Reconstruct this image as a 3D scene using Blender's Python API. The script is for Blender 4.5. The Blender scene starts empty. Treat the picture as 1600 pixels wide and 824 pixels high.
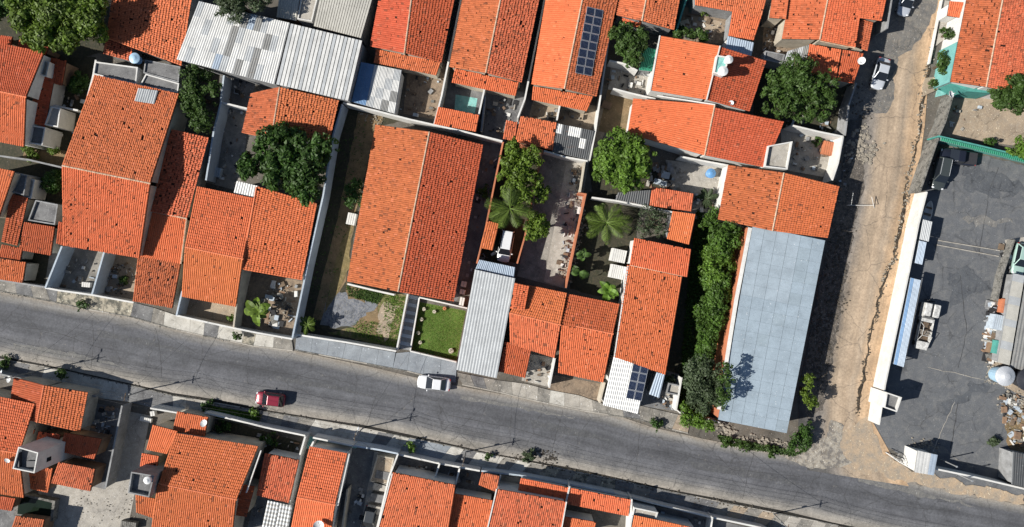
import bpy, bmesh, math, random
import numpy as np
from mathutils import Vector, Matrix, noise
random.seed(7); RNG = np.random.default_rng(7)
R = math.radians; PI = math.pi
SC = bpy.context.scene
COL = SC.collection
# ---------------------------------------------------------------- camera, sky, sun, exposure
CAM_H = 90.0; PXM = 12.0
cd = bpy.data.cameras.new('camera'); cam = bpy.data.objects.new('camera', cd); COL.objects.link(cam)
cam.location = (0, 0, CAM_H); cam.rotation_euler = (0, 0, 0)
cd.sensor_fit = 'HORIZONTAL'; cd.sensor_width = 36; cd.lens = 18*CAM_H/(800/PXM)
cd.clip_start = 1; cd.clip_end = 3000
SC.camera = cam
SUN_EL = 37.5; SH_DIR = 12.0            # shadows fall towards +X, turned 12 degrees to +Y
w = bpy.data.worlds.new('World'); SC.world = w; w.use_nodes = True
nt = w.node_tree; bg = nt.nodes['Background']
sky = nt.nodes.new('ShaderNodeTexSky'); sky.sky_type = 'NISHITA'; sky.sun_disc = False
sky.sun_elevation = R(SUN_EL)
lx, ly = math.cos(R(SH_DIR)), math.sin(R(SH_DIR))        # direction the light travels in plan
sky.sun_rotation = math.atan2(-lx, -ly)                  # azimuth of the sun measured from +Y
sky.air_density = 1.0; sky.dust_density = 0.6
nt.links.new(sky.outputs[0], bg.inputs[0]); bg.inputs[1].default_value = 0.056
sd = bpy.data.lights.new('sun', 'SUN'); sun = bpy.data.objects.new('sun', sd); COL.objects.link(sun)
sd.energy = 5.0; sd.angle = R(0.5); sd.color = (1.0, 0.955, 0.88)
dvec = Vector((lx*math.cos(R(SUN_EL)), ly*math.cos(R(SUN_EL)), -math.sin(R(SUN_EL))))
sun.rotation_euler = dvec.to_track_quat('-Z', 'Y').to_euler(); sun.location = (-60, -15, 60)
SC.view_settings.view_transform = 'Standard'; SC.view_settings.look = 'None'
SC.view_settings.exposure = 0.55; SC.view_settings.gamma = 1.0; SC.view_settings.use_curve_mapping = False
SC.render.engine = 'CYCLES'; SC.cycles.max_bounces = 5; SC.cycles.diffuse_bounces = 3

# ---------------------------------------------------------------- helpers
def at(px, py, z=0.0):
    "a point of the photograph, at the height z it has in the place"
    k = (CAM_H - z)/CAM_H/PXM
    return Vector(((px-800)*k, (412-py)*k, z))

def tag(o, label=None, cat=None, group=None, kind=None):
    if label: o['label'] = label
    if cat: o['category'] = cat
    if group: o['group'] = group
    if kind: o['kind'] = kind
    return o

def empty(name, loc, label, cat, group=None, rz=0):
    o = bpy.data.objects.new(name, None); COL.objects.link(o)
    o.location = loc; o.rotation_euler = (0, 0, rz); o.empty_display_size = .5
    return tag(o, label, cat, group)

def world_off(p):
    v = Vector((0, 0, 0))
    while p is not None:
        v += Vector(p.location); p = p.parent
    return v

def mesh_obj(name, verts, faces, mat, parent=None, local=False, smooth=False, origin=None):
    "verts in world coordinates unless local; one mesh object"
    if not local:
        off = world_off(parent) if parent is not None else (Vector(origin) if origin is not None else
              Vector((sum(v[0] for v in verts)/len(verts), sum(v[1] for v in verts)/len(verts), 0)))
        verts = [(v[0]-off[0], v[1]-off[1], v[2]-off[2]) for v in verts]
    me = bpy.data.meshes.new(name); me.from_pydata([tuple(v) for v in verts], [], faces)
    if isinstance(mat, (list, tuple)):
        for m in mat: me.materials.append(m)
    else: me.materials.append(mat)
    if smooth: me.shade_smooth()
    o = bpy.data.objects.new(name, me); COL.objects.link(o)
    if parent is not None: o.parent = parent
    elif not local: o.location = off
    return o

def inst(name, me, parent, loc=(0,0,0), rot=(0,0,0), scale=(1,1,1), mw=None):
    o = bpy.data.objects.new(name, me); COL.objects.link(o); o.parent = parent
    if mw is not None: o.matrix_local = mw
    else: o.location = loc; o.rotation_euler = rot; o.scale = scale
    return o

class MB:
    def __init__(s): s.v = []; s.f = []
    def add(s, vs, fs):
        n = len(s.v); s.v += [tuple(v) for v in vs]; s.f += [tuple(i+n for i in f) for f in fs]; return s
    def box(s, x0, x1, y0, y1, z0, z1):
        return s.add([(x0,y0,z0),(x1,y0,z0),(x1,y1,z0),(x0,y1,z0),(x0,y0,z1),(x1,y0,z1),(x1,y1,z1),(x0,y1,z1)],
                     [(3,2,1,0),(4,5,6,7),(0,1,5,4),(1,2,6,5),(2,3,7,6),(3,0,4,7)])
    def prism(s, poly, z0, z1):
        "poly: plan points (x,y) or with own top z (x,y,z) when z1 is None"
        n = len(poly)
        a = sum(poly[i][0]*poly[(i+1)%n][1]-poly[(i+1)%n][0]*poly[i][1] for i in range(n))
        if a < 0: poly = list(reversed(poly))
        vs = [(p[0], p[1], z0) for p in poly] + [(p[0], p[1], z1 if z1 is not None else p[2]) for p in poly]
        fs = [tuple(reversed(range(n))), tuple(range(n, 2*n))] + [(i, (i+1)%n, n+(i+1)%n, n+i) for i in range(n)]
        return s.add(vs, fs)
    def slab(s, q, t):
        "four 3D corners, thickness t downwards"
        q = [Vector(p) for p in q]
        nrm = (q[1]-q[0]).cross(q[3]-q[0])
        if nrm.z < 0: q = [q[0], q[3], q[2], q[1]]
        vs = [p for p in q] + [p - Vector((0,0,t)) for p in q]
        return s.add(vs, [(0,1,2,3),(7,6,5,4),(4,5,1,0),(5,6,2,1),(6,7,3,2),(7,4,0,3)])
    def bar(s, a, b, r, r2=None, n=6):
        a = Vector(a); b = Vector(b); d = (b-a).normalized(); r2 = r if r2 is None else r2
        u = d.orthogonal().normalized(); w_ = d.cross(u)
        vs = []
        for c, rr in ((a, r), (b, r2)):
            for k in range(n):
                t = 2*PI*k/n; vs.append(c + u*math.cos(t)*rr + w_*math.sin(t)*rr)
        fs = [(k, (k+1)%n, n+(k+1)%n, n+k) for k in range(n)] + [tuple(reversed(range(n))), tuple(range(n, 2*n))]
        return s.add(vs, fs)
    def lathe(s, prof, c=(0,0,0), n=20):
        vs = []; m = len(prof)
        for r, z in prof:
            for k in range(n):
                t = 2*PI*k/n; vs.append((c[0]+r*math.cos(t), c[1]+r*math.sin(t), c[2]+z))
        fs = [(i*n+k, i*n+(k+1)%n, (i+1)*n+(k+1)%n, (i+1)*n+k) for i in range(m-1) for k in range(n)]
        fs.append(tuple((m-1)*n+k for k in range(n))); fs.append(tuple(reversed(range(n))))
        return s.add(vs, fs)
    def build(s, name, mat, parent=None, **k): return mesh_obj(name, s.v, s.f, mat, parent, **k)

# ---------------------------------------------------------------- materials
_M = {}
def N(t, kind, **k):
    n = t.nodes.new(kind)
    for a, b in k.items(): setattr(n, a, b)
    return n
def new_mat(name):
    m = bpy.data.materials.new(name); m.use_nodes = True; t = m.node_tree
    return m, t, t.nodes['Principled BSDF']
def mixc(t, fac, a, b, mode='MIX'):
    n = N(t, 'ShaderNodeMix', data_type='RGBA', blend_type=mode)
    for i, x in ((0, fac), (6, a), (7, b)):
        if hasattr(x, 'links'): t.links.new(x, n.inputs[i])
        elif i == 0: n.inputs[0].default_value = x
        else: n.inputs[i].default_value = (*x[:3], 1)
    return n.outputs[2]
def ramp(t, src, stops):
    n = N(t, 'ShaderNodeValToRGB'); e = n.color_ramp.elements
    while len(e) < len(stops): e.new(.5)
    for i, (p, c) in enumerate(stops):
        e[i].position = p; e[i].color = (c, c, c, 1) if not hasattr(c, '__len__') else (*c, 1)
    t.links.new(src, n.inputs[0]); return n.outputs[0]
def tex(t, kind, vec, scale, detail=4, rough=.6, **k):
    n = N(t, kind, **k); t.links.new(vec, n.inputs['Vector']); n.inputs['Scale'].default_value = scale
    if 'Detail' in n.inputs: n.inputs['Detail'].default_value = detail
    if 'Roughness' in n.inputs: n.inputs['Roughness'].default_value = rough
    return n
def vscale(t, vec, s):
    n = N(t, 'ShaderNodeMapping'); n.inputs['Scale'].default_value = s; t.links.new(vec, n.inputs[0]); return n.outputs[0]

def surf(name, c1, c2=None, c3=None, scale=.8, contrast=.25, fine=8, bump=.3, rough=.85, speck=0, crack=0, metal=0,
         rust=0, streak=None, pos=.5):
    """weathered surface: c1 with patches of c2 (large) and c3 (finer), specks, cracks"""
    if name in _M: return _M[name]
    m, t, b = new_mat(name); c2 = c2 or tuple(x*.7 for x in c1); c3 = c3 or tuple(x*.85 for x in c1)
    co = N(t, 'ShaderNodeTexCoord').outputs['Object']
    if streak: co = vscale(t, co, streak)
    n1 = tex(t, 'ShaderNodeTexNoise', co, scale, 8, .68)
    n2 = tex(t, 'ShaderNodeTexNoise', co, scale*fine*.45, 8, .7)
    n3 = tex(t, 'ShaderNodeTexNoise', co, scale*fine*3, 3, .6)
    col = mixc(t, ramp(t, n1.outputs[0], [(pos-contrast*.4, 0), (pos+contrast*.6, 1)]), c1, c2)
    col = mixc(t, ramp(t, n2.outputs[0], [(.47, 0), (.68, .85)]), col, c3)
    col = mixc(t, .55, col, ramp(t, n3.outputs[0], [(.3, .45), (.7, 1.0)]), 'MULTIPLY')
    if crack:
        wv = tex(t, 'ShaderNodeTexNoise', co, scale*2, 4)
        wc = mixc(t, .35, co, wv.outputs['Color'], 'LINEAR_LIGHT')
        vo = tex(t, 'ShaderNodeTexVoronoi', wc, crack, feature='DISTANCE_TO_EDGE')
        mk = ramp(t, vo.outputs[0], [(0, .75), (.018, 0)])
        gate = mixc(t, 1, mk, ramp(t, n1.outputs[0], [(.42, 0), (.6, 1)]), 'MULTIPLY')
        col = mixc(t, gate, col, tuple(x*.25 for x in c1))
    if speck:
        sp = tex(t, 'ShaderNodeTexNoise', co, 9, 2, .5)
        col = mixc(t, ramp(t, sp.outputs[0], [(.72-speck*.1, 0), (.76-speck*.1, .8)]), col, (.03, .03, .028))
        s2 = tex(t, 'ShaderNodeTexNoise', vscale(t, co, (1.3, .8, 1)), 5, 2, .5)
        col = mixc(t, ramp(t, s2.outputs[0], [(.72-speck*.08, 0), (.75-speck*.08, .7)]), col, tuple(min(.8, x*1.9+.08) for x in c1))
    if rust:
        rn = tex(t, 'ShaderNodeTexNoise', vscale(t, co, (.4, 2.2, 1)), 1.6, 6, .7)
        col = mixc(t, ramp(t, rn.outputs[0], [(.62-rust*.15, 0), (.75-rust*.15, .8)]), col, (.16, .07, .035))
    t.links.new(col, b.inputs['Base Color']); b.inputs['Roughness'].default_value = rough
    b.inputs['Metallic'].default_value = metal; b.inputs['Specular IOR Level'].default_value = .25
    if bump:
        bp = N(t, 'ShaderNodeBump'); bp.inputs['Strength'].default_value = bump; bp.inputs['Distance'].default_value = .05
        t.links.new(n2.outputs[0], bp.inputs['Height']); t.links.new(bp.outputs[0], b.inputs['Normal'])
    _M[name] = m; return m

def tile_mat(name, base, dirt=.3, spread=.3):
    "fired clay: tone of each tile, moss and soot patches"
    if name in _M: return _M[name]
    m, t, b = new_mat(name)
    at_ = N(t, 'ShaderNodeAttribute', attribute_name='tone')
    co = N(t, 'ShaderNodeTexCoord').outputs['Object']
    hsv = N(t, 'ShaderNodeHueSaturation')
    hsv.inputs['Color'].default_value = (*base, 1)
    mr = N(t, 'ShaderNodeMapRange'); t.links.new(at_.outputs['Fac'], mr.inputs[0])
    mr.inputs[3].default_value = 1-spread*.8; mr.inputs[4].default_value = 1+spread*.7
    oi = N(t, 'ShaderNodeObjectInfo'); m2 = N(t, 'ShaderNodeMapRange'); t.links.new(oi.outputs['Random'], m2.inputs[0])
    m2.inputs[3].default_value = .80; m2.inputs[4].default_value = 1.08
    mm = N(t, 'ShaderNodeMath', operation='MULTIPLY'); t.links.new(mr.outputs[0], mm.inputs[0]); t.links.new(m2.outputs[0], mm.inputs[1])
    t.links.new(mm.outputs[0], hsv.inputs['Value'])
    m3 = N(t, 'ShaderNodeMapRange'); t.links.new(oi.outputs['Random'], m3.inputs[0]); m3.inputs[3].default_value = .504; m3.inputs[4].default_value = .493
    t.links.new(m3.outputs[0], hsv.inputs['Hue'])
    n1 = tex(t, 'ShaderNodeTexNoise', co, .28, 8, .66); n2 = tex(t, 'ShaderNodeTexNoise', co, 1.9, 6, .7)
    n4 = tex(t, 'ShaderNodeTexNoise', co, 9, 3, .6)
    col = mixc(t, ramp(t, n1.outputs[0], [(.35, 0), (.75, .55)]), hsv.outputs[0], tuple(x*y for x, y in zip(base, (.74, .66, .7))))
    pale = mixc(t, ramp(t, n2.outputs[0], [(.5, 0), (.75, .4)]), col, tuple(min(.9, x*1.15+.05) for x in base))
    n3 = tex(t, 'ShaderNodeTexNoise', co, .55, 8, .72)
    # soot collects on some tiles only
    ad = N(t, 'ShaderNodeMath', operation='MULTIPLY_ADD'); t.links.new(at_.outputs['Fac'], ad.inputs[0])
    ad.inputs[1].default_value = -.12; t.links.new(n3.outputs[0], ad.inputs[2])
    k = .66-dirt*.14
    col = mixc(t, ramp(t, ad.outputs[0], [(k-.06, 0), (k+.16, .7)]), pale, (.14, .06, .035))
    # a few single tiles are burnt or mossy, also painted specks of gap shadow
    col = mixc(t, ramp(t, at_.outputs['Fac'], [(.97-dirt*.10, 0), (1.0-dirt*.02, .75)]), col, (.13, .055, .033))
    col = mixc(t, ramp(t, at_.outputs['Fac'], [(.012+dirt*.02, .7), (.016+dirt*.02, 0)]), col, tuple(min(.85, x*1.08+.04) for x in base))
    col = mixc(t, .35, col, ramp(t, n4.outputs[0], [(.3, .6), (.7, 1)]), 'MULTIPLY')
    t.links.new(col, b.inputs['Base Color']); b.inputs['Roughness'].default_value = .82
    b.inputs['Specular IOR Level'].default_value = .2
    _M[name] = m; return m

def leaf_mat(name, c, var=.5):
    if name in _M: return _M[name]
    m, t, b = new_mat(name)
    at_ = N(t, 'ShaderNodeAttribute', attribute_name='tone')
    col = mixc(t, at_.outputs['Fac'], tuple(x*(1-var) for x in c), tuple(min(1, x*(1+var)) for x in c))
    t.links.new(col, b.inputs['Base Color']); b.inputs['Roughness'].default_value = .55
    b.inputs['Specular IOR Level'].default_value = .3
    tr = N(t, 'ShaderNodeBsdfTranslucent'); t.links.new(mixc(t, 1, col, (1.0, 1.15, .45), 'MULTIPLY'), tr.inputs[0])
    ms = N(t, 'ShaderNodeMixShader'); ms.inputs[0].default_value = .25
    out = t.nodes['Material Output']
    t.links.new(b.outputs[0], ms.inputs[1]); t.links.new(tr.outputs[0], ms.inputs[2]); t.links.new(ms.outputs[0], out.inputs[0])
    _M[name] = m; return m

def paint(name, c, rough=.35, metal=0, coat=0, var=.08):
    if name in _M: return _M[name]
    m, t, b = new_mat(name)
    co = N(t, 'ShaderNodeTexCoord').outputs['Object']
    n = tex(t, 'ShaderNodeTexNoise', co, 3, 6, .7)
    col = mixc(t, ramp(t, n.outputs[0], [(.35, 0), (.75, 1)]), c, tuple(x*(1-var*2.5) for x in c))
    t.links.new(col, b.inputs['Base Color']); b.inputs['Roughness'].default_value = rough
    b.inputs['Metallic'].default_value = metal; b.inputs['Coat Weight'].default_value = coat
    _M[name] = m; return m

T = {
 'fresh': tile_mat('clay_tiles_fresh', (.70, .195, .072), .02, .12),
 'orange': tile_mat('clay_tiles_orange', (.64, .172, .066), .25, .17),
 'worn': tile_mat('clay_tiles_worn', (.62, .178, .072), .5, .22),
 'old': tile_mat('clay_tiles_old', (.55, .155, .066), .85, .3),
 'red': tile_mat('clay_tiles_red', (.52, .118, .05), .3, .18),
}
deck_m = surf('clay_underside', (.05, .018, .01), (.025, .01, .007), scale=2)
W = {
 'white': surf('white_plaster', (.74, .73, .70), (.58, .575, .55), (.66, .65, .62), scale=.7, bump=.1),
 'cream': surf('cream_plaster', (.58, .52, .42), (.36, .32, .26), scale=.7, bump=.1),
 'grey': surf('grey_cement_render', (.33, .335, .34), (.19, .19, .19), scale=.9, bump=.2, speck=.2),
 'blue': surf('pale_blue_plaster', (.50, .57, .64), (.38, .43, .48), scale=.7, bump=.1),
 'teal': surf('turquoise_plaster', (.09, .36, .31), (.07, .24, .22), scale=.7, bump=.1),
 'turq': surf('bright_turquoise_plaster', (.20, .48, .46), (.14, .36, .35), scale=.7, bump=.1),
 'orange': surf('terracotta_painted_wall', (.56, .20, .10), (.40, .16, .09), scale=.7, bump=.1),
 'brown': surf('bare_brown_wall', (.30, .19, .12), (.16, .11, .08), scale=.9, bump=.2),
 'dark': surf('mildewed_wall', (.20, .195, .18), (.06, .06, .055), (.34, .32, .28), scale=1.4, contrast=.15, bump=.2),
}
CAPM = surf('pale_ridge_mortar', (.62, .50, .38), (.45, .28, .18), (.5, .24, .12), scale=2.2, bump=.2)
G = {
 'concrete': surf('yard_concrete', (.33, .31, .275), (.14, .135, .125), (.24, .22, .19), scale=.5, speck=.5, crack=.45),
 'pale': surf('pale_concrete', (.46, .43, .38), (.30, .28, .25), (.37, .34, .29), scale=.5, speck=.4, crack=.5),
 'grey': surf('grey_concrete', (.22, .22, .22), (.10, .10, .105), (.15, .15, .15), scale=.5, speck=.4, crack=.4),
 'whitish': surf('whitish_pavement', (.58,.56,.51), (.38,.36,.32), (.47,.45,.40), scale=.6, speck=.4, crack=.4),
 'brown': surf('brown_patio', (.28, .21, .15), (.14, .11, .085), (.36, .28, .2), scale=.7, speck=.4, crack=.5),
 'dirt': surf('bare_earth', (.24, .165, .09), (.14, .11, .06), (.30, .21, .12), scale=.5, contrast=.2, speck=.5, bump=.6),
 'soil_shade': surf('dark_soil_with_shade', (.055, .05, .035), (.03, .035, .02), (.09, .075, .045), scale=.9, bump=.8, speck=.3),  # dark soil whose colour also carries the shade under trees and in courtyards
 'grass': surf('weedy_ground', (.11, .13, .035), (.27, .20, .12), (.04, .075, .015), scale=.55, contrast=.16, bump=.8),
 'lawn': surf('lawn_ground', (.11, .19, .03), (.08, .14, .025), (.17, .18, .055), scale=.6, contrast=.3, bump=.8),
 'gravel': surf('blue_grey_gravel', (.20, .215, .24), (.12, .13, .145), (.30, .30, .31), scale=.9, contrast=.3, fine=14, bump=.9),
 'teal': surf('turquoise_floor', (.25, .58, .54), (.14, .36, .34), (.4, .55, .52), scale=1, speck=.3),
 'tan': surf('tan_concrete', (.42, .335, .245), (.28, .225, .17), (.36, .31, .25), scale=.4, speck=.6, crack=.3),
}
WOOD = surf('grey_weathered_wood', (.22, .16, .11), (.10, .075, .055), scale=2, streak=(1, 6, 1))
BARK = surf('tree_bark', (.13, .09, .06), (.06, .045, .03), scale=3, bump=.8)
STEEL = paint('galvanised_steel', (.5, .52, .54), .45, .6)
BLACK = paint('black_rubber', (.018, .018, .02), .8)
GLASS = paint('tinted_glass', (.012, .015, .02), .06, 0, .5)

# ---------------------------------------------------------------- tiled roof slope
def quad3(q, z):
    "q: four photo points around (first two the high edge); z: (high, low) or four heights"
    zz = z if len(z) == 4 else (z[0], z[0], z[1], z[1])
    return [at(p[0], p[1], h) for p, h in zip(q, zz)]

def np_mesh(name, co, faces, mat, parent, tone=None, stuff=True, smooth=False):
    off = world_off(parent) if parent is not None else Vector((0, 0, 0))
    co = co.reshape(-1, 3) - np.array(off)
    me = bpy.data.meshes.new(name)
    nf = len(faces); k = faces.shape[1]
    me.vertices.add(len(co)); me.vertices.foreach_set('co', co.astype(np.float32).ravel())
    me.loops.add(nf*k); me.loops.foreach_set('vertex_index', faces.astype(np.int32).ravel())
    me.polygons.add(nf); me.polygons.foreach_set('loop_start', np.arange(0, nf*k, k, dtype=np.int32))
    me.polygons.foreach_set('loop_total', np.full(nf, k, dtype=np.int32))
    if smooth: me.polygons.foreach_set('use_smooth', np.ones(nf, dtype=bool))
    me.update(calc_edges=True); me.validate()
    if tone is not None:
        a = me.attributes.new('tone', 'FLOAT', 'FACE'); a.data.foreach_set('value', tone.astype(np.float32))
    me.materials.append(mat)
    o = bpy.data.objects.new(name, me); COL.objects.link(o)
    if parent is not None: o.parent = parent
    if stuff: o['kind'] = 'stuff'
    return o

def tile_slope(P, mat, parent, wear=.3, pitch=.25, row=.36):
    P = [np.array(p) for p in P]; p0, p1, p2, p3 = P
    wd = (np.linalg.norm(p1-p0)+np.linalg.norm(p2-p3))/2; ln = (np.linalg.norm(p3-p0)+np.linalg.norm(p2-p1))/2
    nu = max(2, int(round(wd/pitch))); nv = max(2, int(round(ln/row)))
    nrm = np.cross(p1-p0, p3-p0); nrm = nrm/np.linalg.norm(nrm)
    if nrm[2] < 0: nrm = -nrm
    I, J = np.meshgrid(np.arange(nu), np.arange(nv), indexing='ij'); I = I.ravel(); J = J.ravel(); n = len(I)
    s = np.array([0, .22, .5, .78, 1.0]); hh = np.array([0, .75, 1.0, .75, 0])
    u = (I[:, None]+s[None, :])/nu
    jit = .25+wear
    slip = np.where(RNG.random(n) < .26*wear+.004, RNG.uniform(.2, .48, n), RNG.normal(0, .04, n)*jit)
    slip = np.where(J == nv-1, np.minimum(slip, .12), slip)
    tw = RNG.normal(0, .035, n)*jit; tw = np.where(RNG.random(n) < .05*wear, RNG.normal(0, .2, n), tw)
    colw = RNG.normal(0, .03, nu)[I]
    dh = np.abs(RNG.normal(0, .012, n))*jit
    v0 = (J+slip*.9)/nv; v1 = (J+1.12+slip)/nv
    v0 = np.clip(v0, 0, 1.0); v1 = np.clip(v1, 0, 1.012+.004*0)
    def pos(u_, v_, h_):
        return ((1-u_)*(1-v_))[..., None]*p0 + (u_*(1-v_))[..., None]*p1 + (u_*v_)[..., None]*p2 + ((1-u_)*v_)[..., None]*p3 + h_[..., None]*nrm
    amp = .075
    ut = np.clip(u + (colw*.5)[:, None]/nu, 0, 1); ub = np.clip(u + ((colw*.5+tw))[:, None]/nu, 0, 1)
    A = pos(ut, np.broadcast_to(v0[:, None], u.shape), hh[None, :]*amp*.8 + dh[:, None]*0)
    B = pos(ub, np.broadcast_to(v1[:, None], u.shape), hh[None, :]*amp + .04+.035*wear + dh[:, None]*1.5)
    keep = RNG.random(n) > .012*wear
    co = np.concatenate([A, B], axis=1)[keep]; m = co.shape[0]
    base = (np.arange(m)*10)[:, None, None]
    f = np.array([[k, k+1, 6+k, 5+k] for k in range(4)])[None]
    faces = (base+f).reshape(-1, 4)
    # orient upwards
    a = co[0, 1]-co[0, 0]; b_ = co[0, 5]-co[0, 0]
    if np.cross(a, b_)[2] < 0: faces = faces[:, ::-1]
    tone = np.repeat(RNG.random(n)[keep], 4)
    o = np_mesh('roof_tiles', co, faces, mat, parent, tone, stuff=True)
    return o

def ridge_cap(a, b, parent, mat=None, r=.13, name='ridge_cap'):
    "a row of overlapping half-round caps bedded in mortar"
    a = Vector(a); b = Vector(b); L = (b-a).length; n = max(2, int(L/.45)); d = (b-a)/L
    side = Vector((-d.y, d.x, 0)).normalized(); up = d.cross(side); up = up if up.z > 0 else -up
    mb = MB()
    for i in range(n):
        c0 = a + d*(L*i/n); c1 = a + d*(L*(i+1.08)/n)
        r0 = r*random.uniform(.85, 1.0); r1 = r*random.uniform(1.0, 1.15); lift = .01
        vs = []
        for c, rr, lf in ((c0, r0, 0), (c1, r1, lift)):
            for k in range(5):
                t = PI*k/4; vs.append(c + side*math.cos(t)*rr + up*(math.sin(t)*rr*.8+lf+.02))
        mb.add(vs, [(k, k+1, 6+k, 5+k) for k in range(4)] + [(4,3,2,1,0), (5,6,7,8,9)])
    return mb.build(name, mat or CAPM, parent)

def shrink(q, d):
    "move the corners of a quad inwards by d metres in plan"
    c = sum(q, Vector((0,0,0)))/len(q); out = []
    n = len(q)
    for i in range(n):
        e1 = (q[i]-q[i-1]); e2 = (q[(i+1)%n]-q[i])
        e1.z = e2.z = 0; e1.normalize(); e2.normalize()
        bis = (e2-e1)
        v = bis*d
        if v.dot(c-q[i]) < 0: v = -v
        out.append(q[i]+v)
    return out

def house(label, slopes, wall='cream', ridges=(), group='houses with clay tile roofs', cat='house', name='tiled_house', verge=()):
    """slopes: (quad, heights, tile kind, wear); ridges: ((pa, pb), z or (za, zb), colour)"""
    allp = [quad3(s[0], s[1]) for s in slopes]
    c = sum((p for q in allp for p in q), Vector((0,0,0)))/(4*len(allp)); c.z = 0
    h = empty(name, c, label, cat, group)
    for q in allp:
        iq = shrink(q, .22)
        MB().prism([(p.x, p.y, p.z-.17) for p in iq], 0, None).build('wall', W[wall], h)
    for s, q in zip(slopes, allp):
        mb = MB(); mb.slab([p-Vector((0,0,.02)) for p in q], .09); mb.build('roof_deck', deck_m, h)
        wear = s[3] if len(s) > 3 else .4
        kw = s[4] if len(s) > 4 else {}
        tile_slope(q, T[s[2]], h, wear, **kw)
    for r in ridges:
        (pa, pb), z = r[0], r[1]; za, zb = z if hasattr(z, '__len__') else (z, z)
        m = {'cream': CAPM, 'white': W['white'], 'clay': T['orange']}[r[2] if len(r) > 2 else 'cream']
        ridge_cap(at(*pa, za), at(*pb, zb), h, m, .10 if len(r) < 4 else r[3], 'ridge_cap')
    for e in verge:     # mortar fillet along a roof edge: ((pa, za), (pb, zb), colour)
        (pa, za), (pb, zb) = e[0], e[1]
        a = at(*pa, za+.02); b = at(*pb, zb+.02); d = (b-a); s_ = Vector((-d.y, d.x, 0)).normalized()*.07
        mb = MB(); mb.slab([a-s_+Vector((0,0,.09)), a+s_+Vector((0,0,.09)), b+s_+Vector((0,0,.09)), b-s_+Vector((0,0,.09))], .22)
        mb.build('parapet_edge', W[e[2] if len(e) > 2 else 'white'], h)
    return h

# ---------------------------------------------------------------- sheet roofs
def sheet_mat(name, c, rust=.0, metal=.15, rough=.5):
    return surf(name, c, tuple(x*.78 for x in c), tuple(x*.88 for x in c), scale=.6, fine=10, bump=0, rough=rough, metal=metal, rust=rust, speck=.15)
S = {
 'white': sheet_mat('white_roof_sheet', (.72, .72, .70)),
 'light': sheet_mat('pale_grey_roof_sheet', (.52, .54, .55)),
 'grey': sheet_mat('grey_cement_sheet', (.30, .30, .29), .1),
 'blue': sheet_mat('bluish_roof_sheet', (.42, .50, .60)),
 'pblue': sheet_mat('pale_blue_roof_panel', (.40, .485, .555)),
 'skyblue': sheet_mat('blue_roof_sheet', (.20, .34, .55)),
 'beige': sheet_mat('beige_roof_sheet', (.60, .58, .52)),
 'dark': sheet_mat('dark_roof_sheet', (.10, .105, .11), .1),
 'green': sheet_mat('green_roof_sheet', (.035, .24, .15)), 'pb2': sheet_mat('paler_blue_roof_panel', (.43, .51, .575)), 'pb3': sheet_mat('duller_blue_roof_panel', (.38, .46, .52)),
}
def sheets(P, parent, kinds, nu, nv, pitch=.28, amp=.035, gap=.012, deck=True, joint=None, name='roof_sheet', flat=False, jitter=.012, sharp=False):
    "corrugated sheets, every sheet a part; kinds: function (i, j) -> material key"
    p0, p1, p2, p3 = [Vector(p) for p in P]
    nrm = (p1-p0).cross(p3-p0).normalized(); nrm = nrm if nrm.z > 0 else -nrm
    wd = ((p1-p0).length+(p2-p3).length)/2
    ln = (p3-p0).length
    def pos(u, v, h): return p0*(1-u)*(1-v)+p1*u*(1-v)+p2*u*v+p3*(1-u)*v+nrm*h
    if deck:
        MB().slab([p-Vector((0,0,.03)) for p in P], .06).build('roof_frame', joint or (STEEL if not flat else surf('pale_joint', (.22,.26,.30))), parent)
    for i in range(nu):
        for j in range(nv):
            u0 = i/nu+gap/wd; u1 = (i+1)/nu-gap/wd*.2; v0 = j/nv+(.006/ln if flat else .002); v1 = (j+1)/nv-(.006/ln if flat else -.008)
            v1 = min(v1, 1.0)
            lift = .02+(nv-j)*.0+random.uniform(0, jitter) + (i%2)*.006 + (0 if flat else (j%2)*.012)
            if flat:
                t = .035
                q = [pos(u0, v0, lift+t), pos(u1, v0, lift+t), pos(u1, v1, lift+t), pos(u0, v1, lift+t)]
                MB().slab(q, t).build(name, S[kinds(i, j)], parent)
            else:
                per = max(1, int(round(wd/nu/pitch))); n = per*6
                prof = [0, 0, 1, 1, 1, 0]
                vs = []; 
                for k in range(n+1):
                    u = u0+(u1-u0)*k/n; h = lift+((.5-.5*math.cos(2*PI*k/6)) if not sharp else (0 if k % 6 == 0 else 1))*amp*1.6
                    vs += [pos(u, v0, h), pos(u, v1, h+.006)]
                fs = [(2*k, 2*k+2, 2*k+3, 2*k+1) for k in range(n)]
                a = vs[2]-vs[0]; b = vs[1]-vs[0]
                if a.cross(b).z < 0: fs = [tuple(reversed(f)) for f in fs]
                mesh_obj(name, vs, fs, S[kinds(i, j)], parent, smooth=True)

def shed(label, q, z, kinds, nu, nv, wall='grey', name='metal_roofed_shed', cat='shed', group='sheds with sheet roofs', open_=False, **kw):
    P = quad3(q, z); c = sum(P, Vector((0,0,0)))/4; c.z = 0
    h = empty(name, c, label, cat, group)
    iq = shrink(P, .15)
    if open_:
        for p in iq: MB().bar((p.x, p.y, 0), (p.x, p.y, p.z-.08), .06).build('post', STEEL, h)
    else:
        MB().prism([(p.x, p.y, p.z-.13) for p in iq], 0, None).build('wall', W[wall], h)
    if isinstance(kinds, str): k_ = kinds; kinds = lambda i, j: k_
    sheets(P, h, kinds, nu, nv, **kw)
    return h

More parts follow.
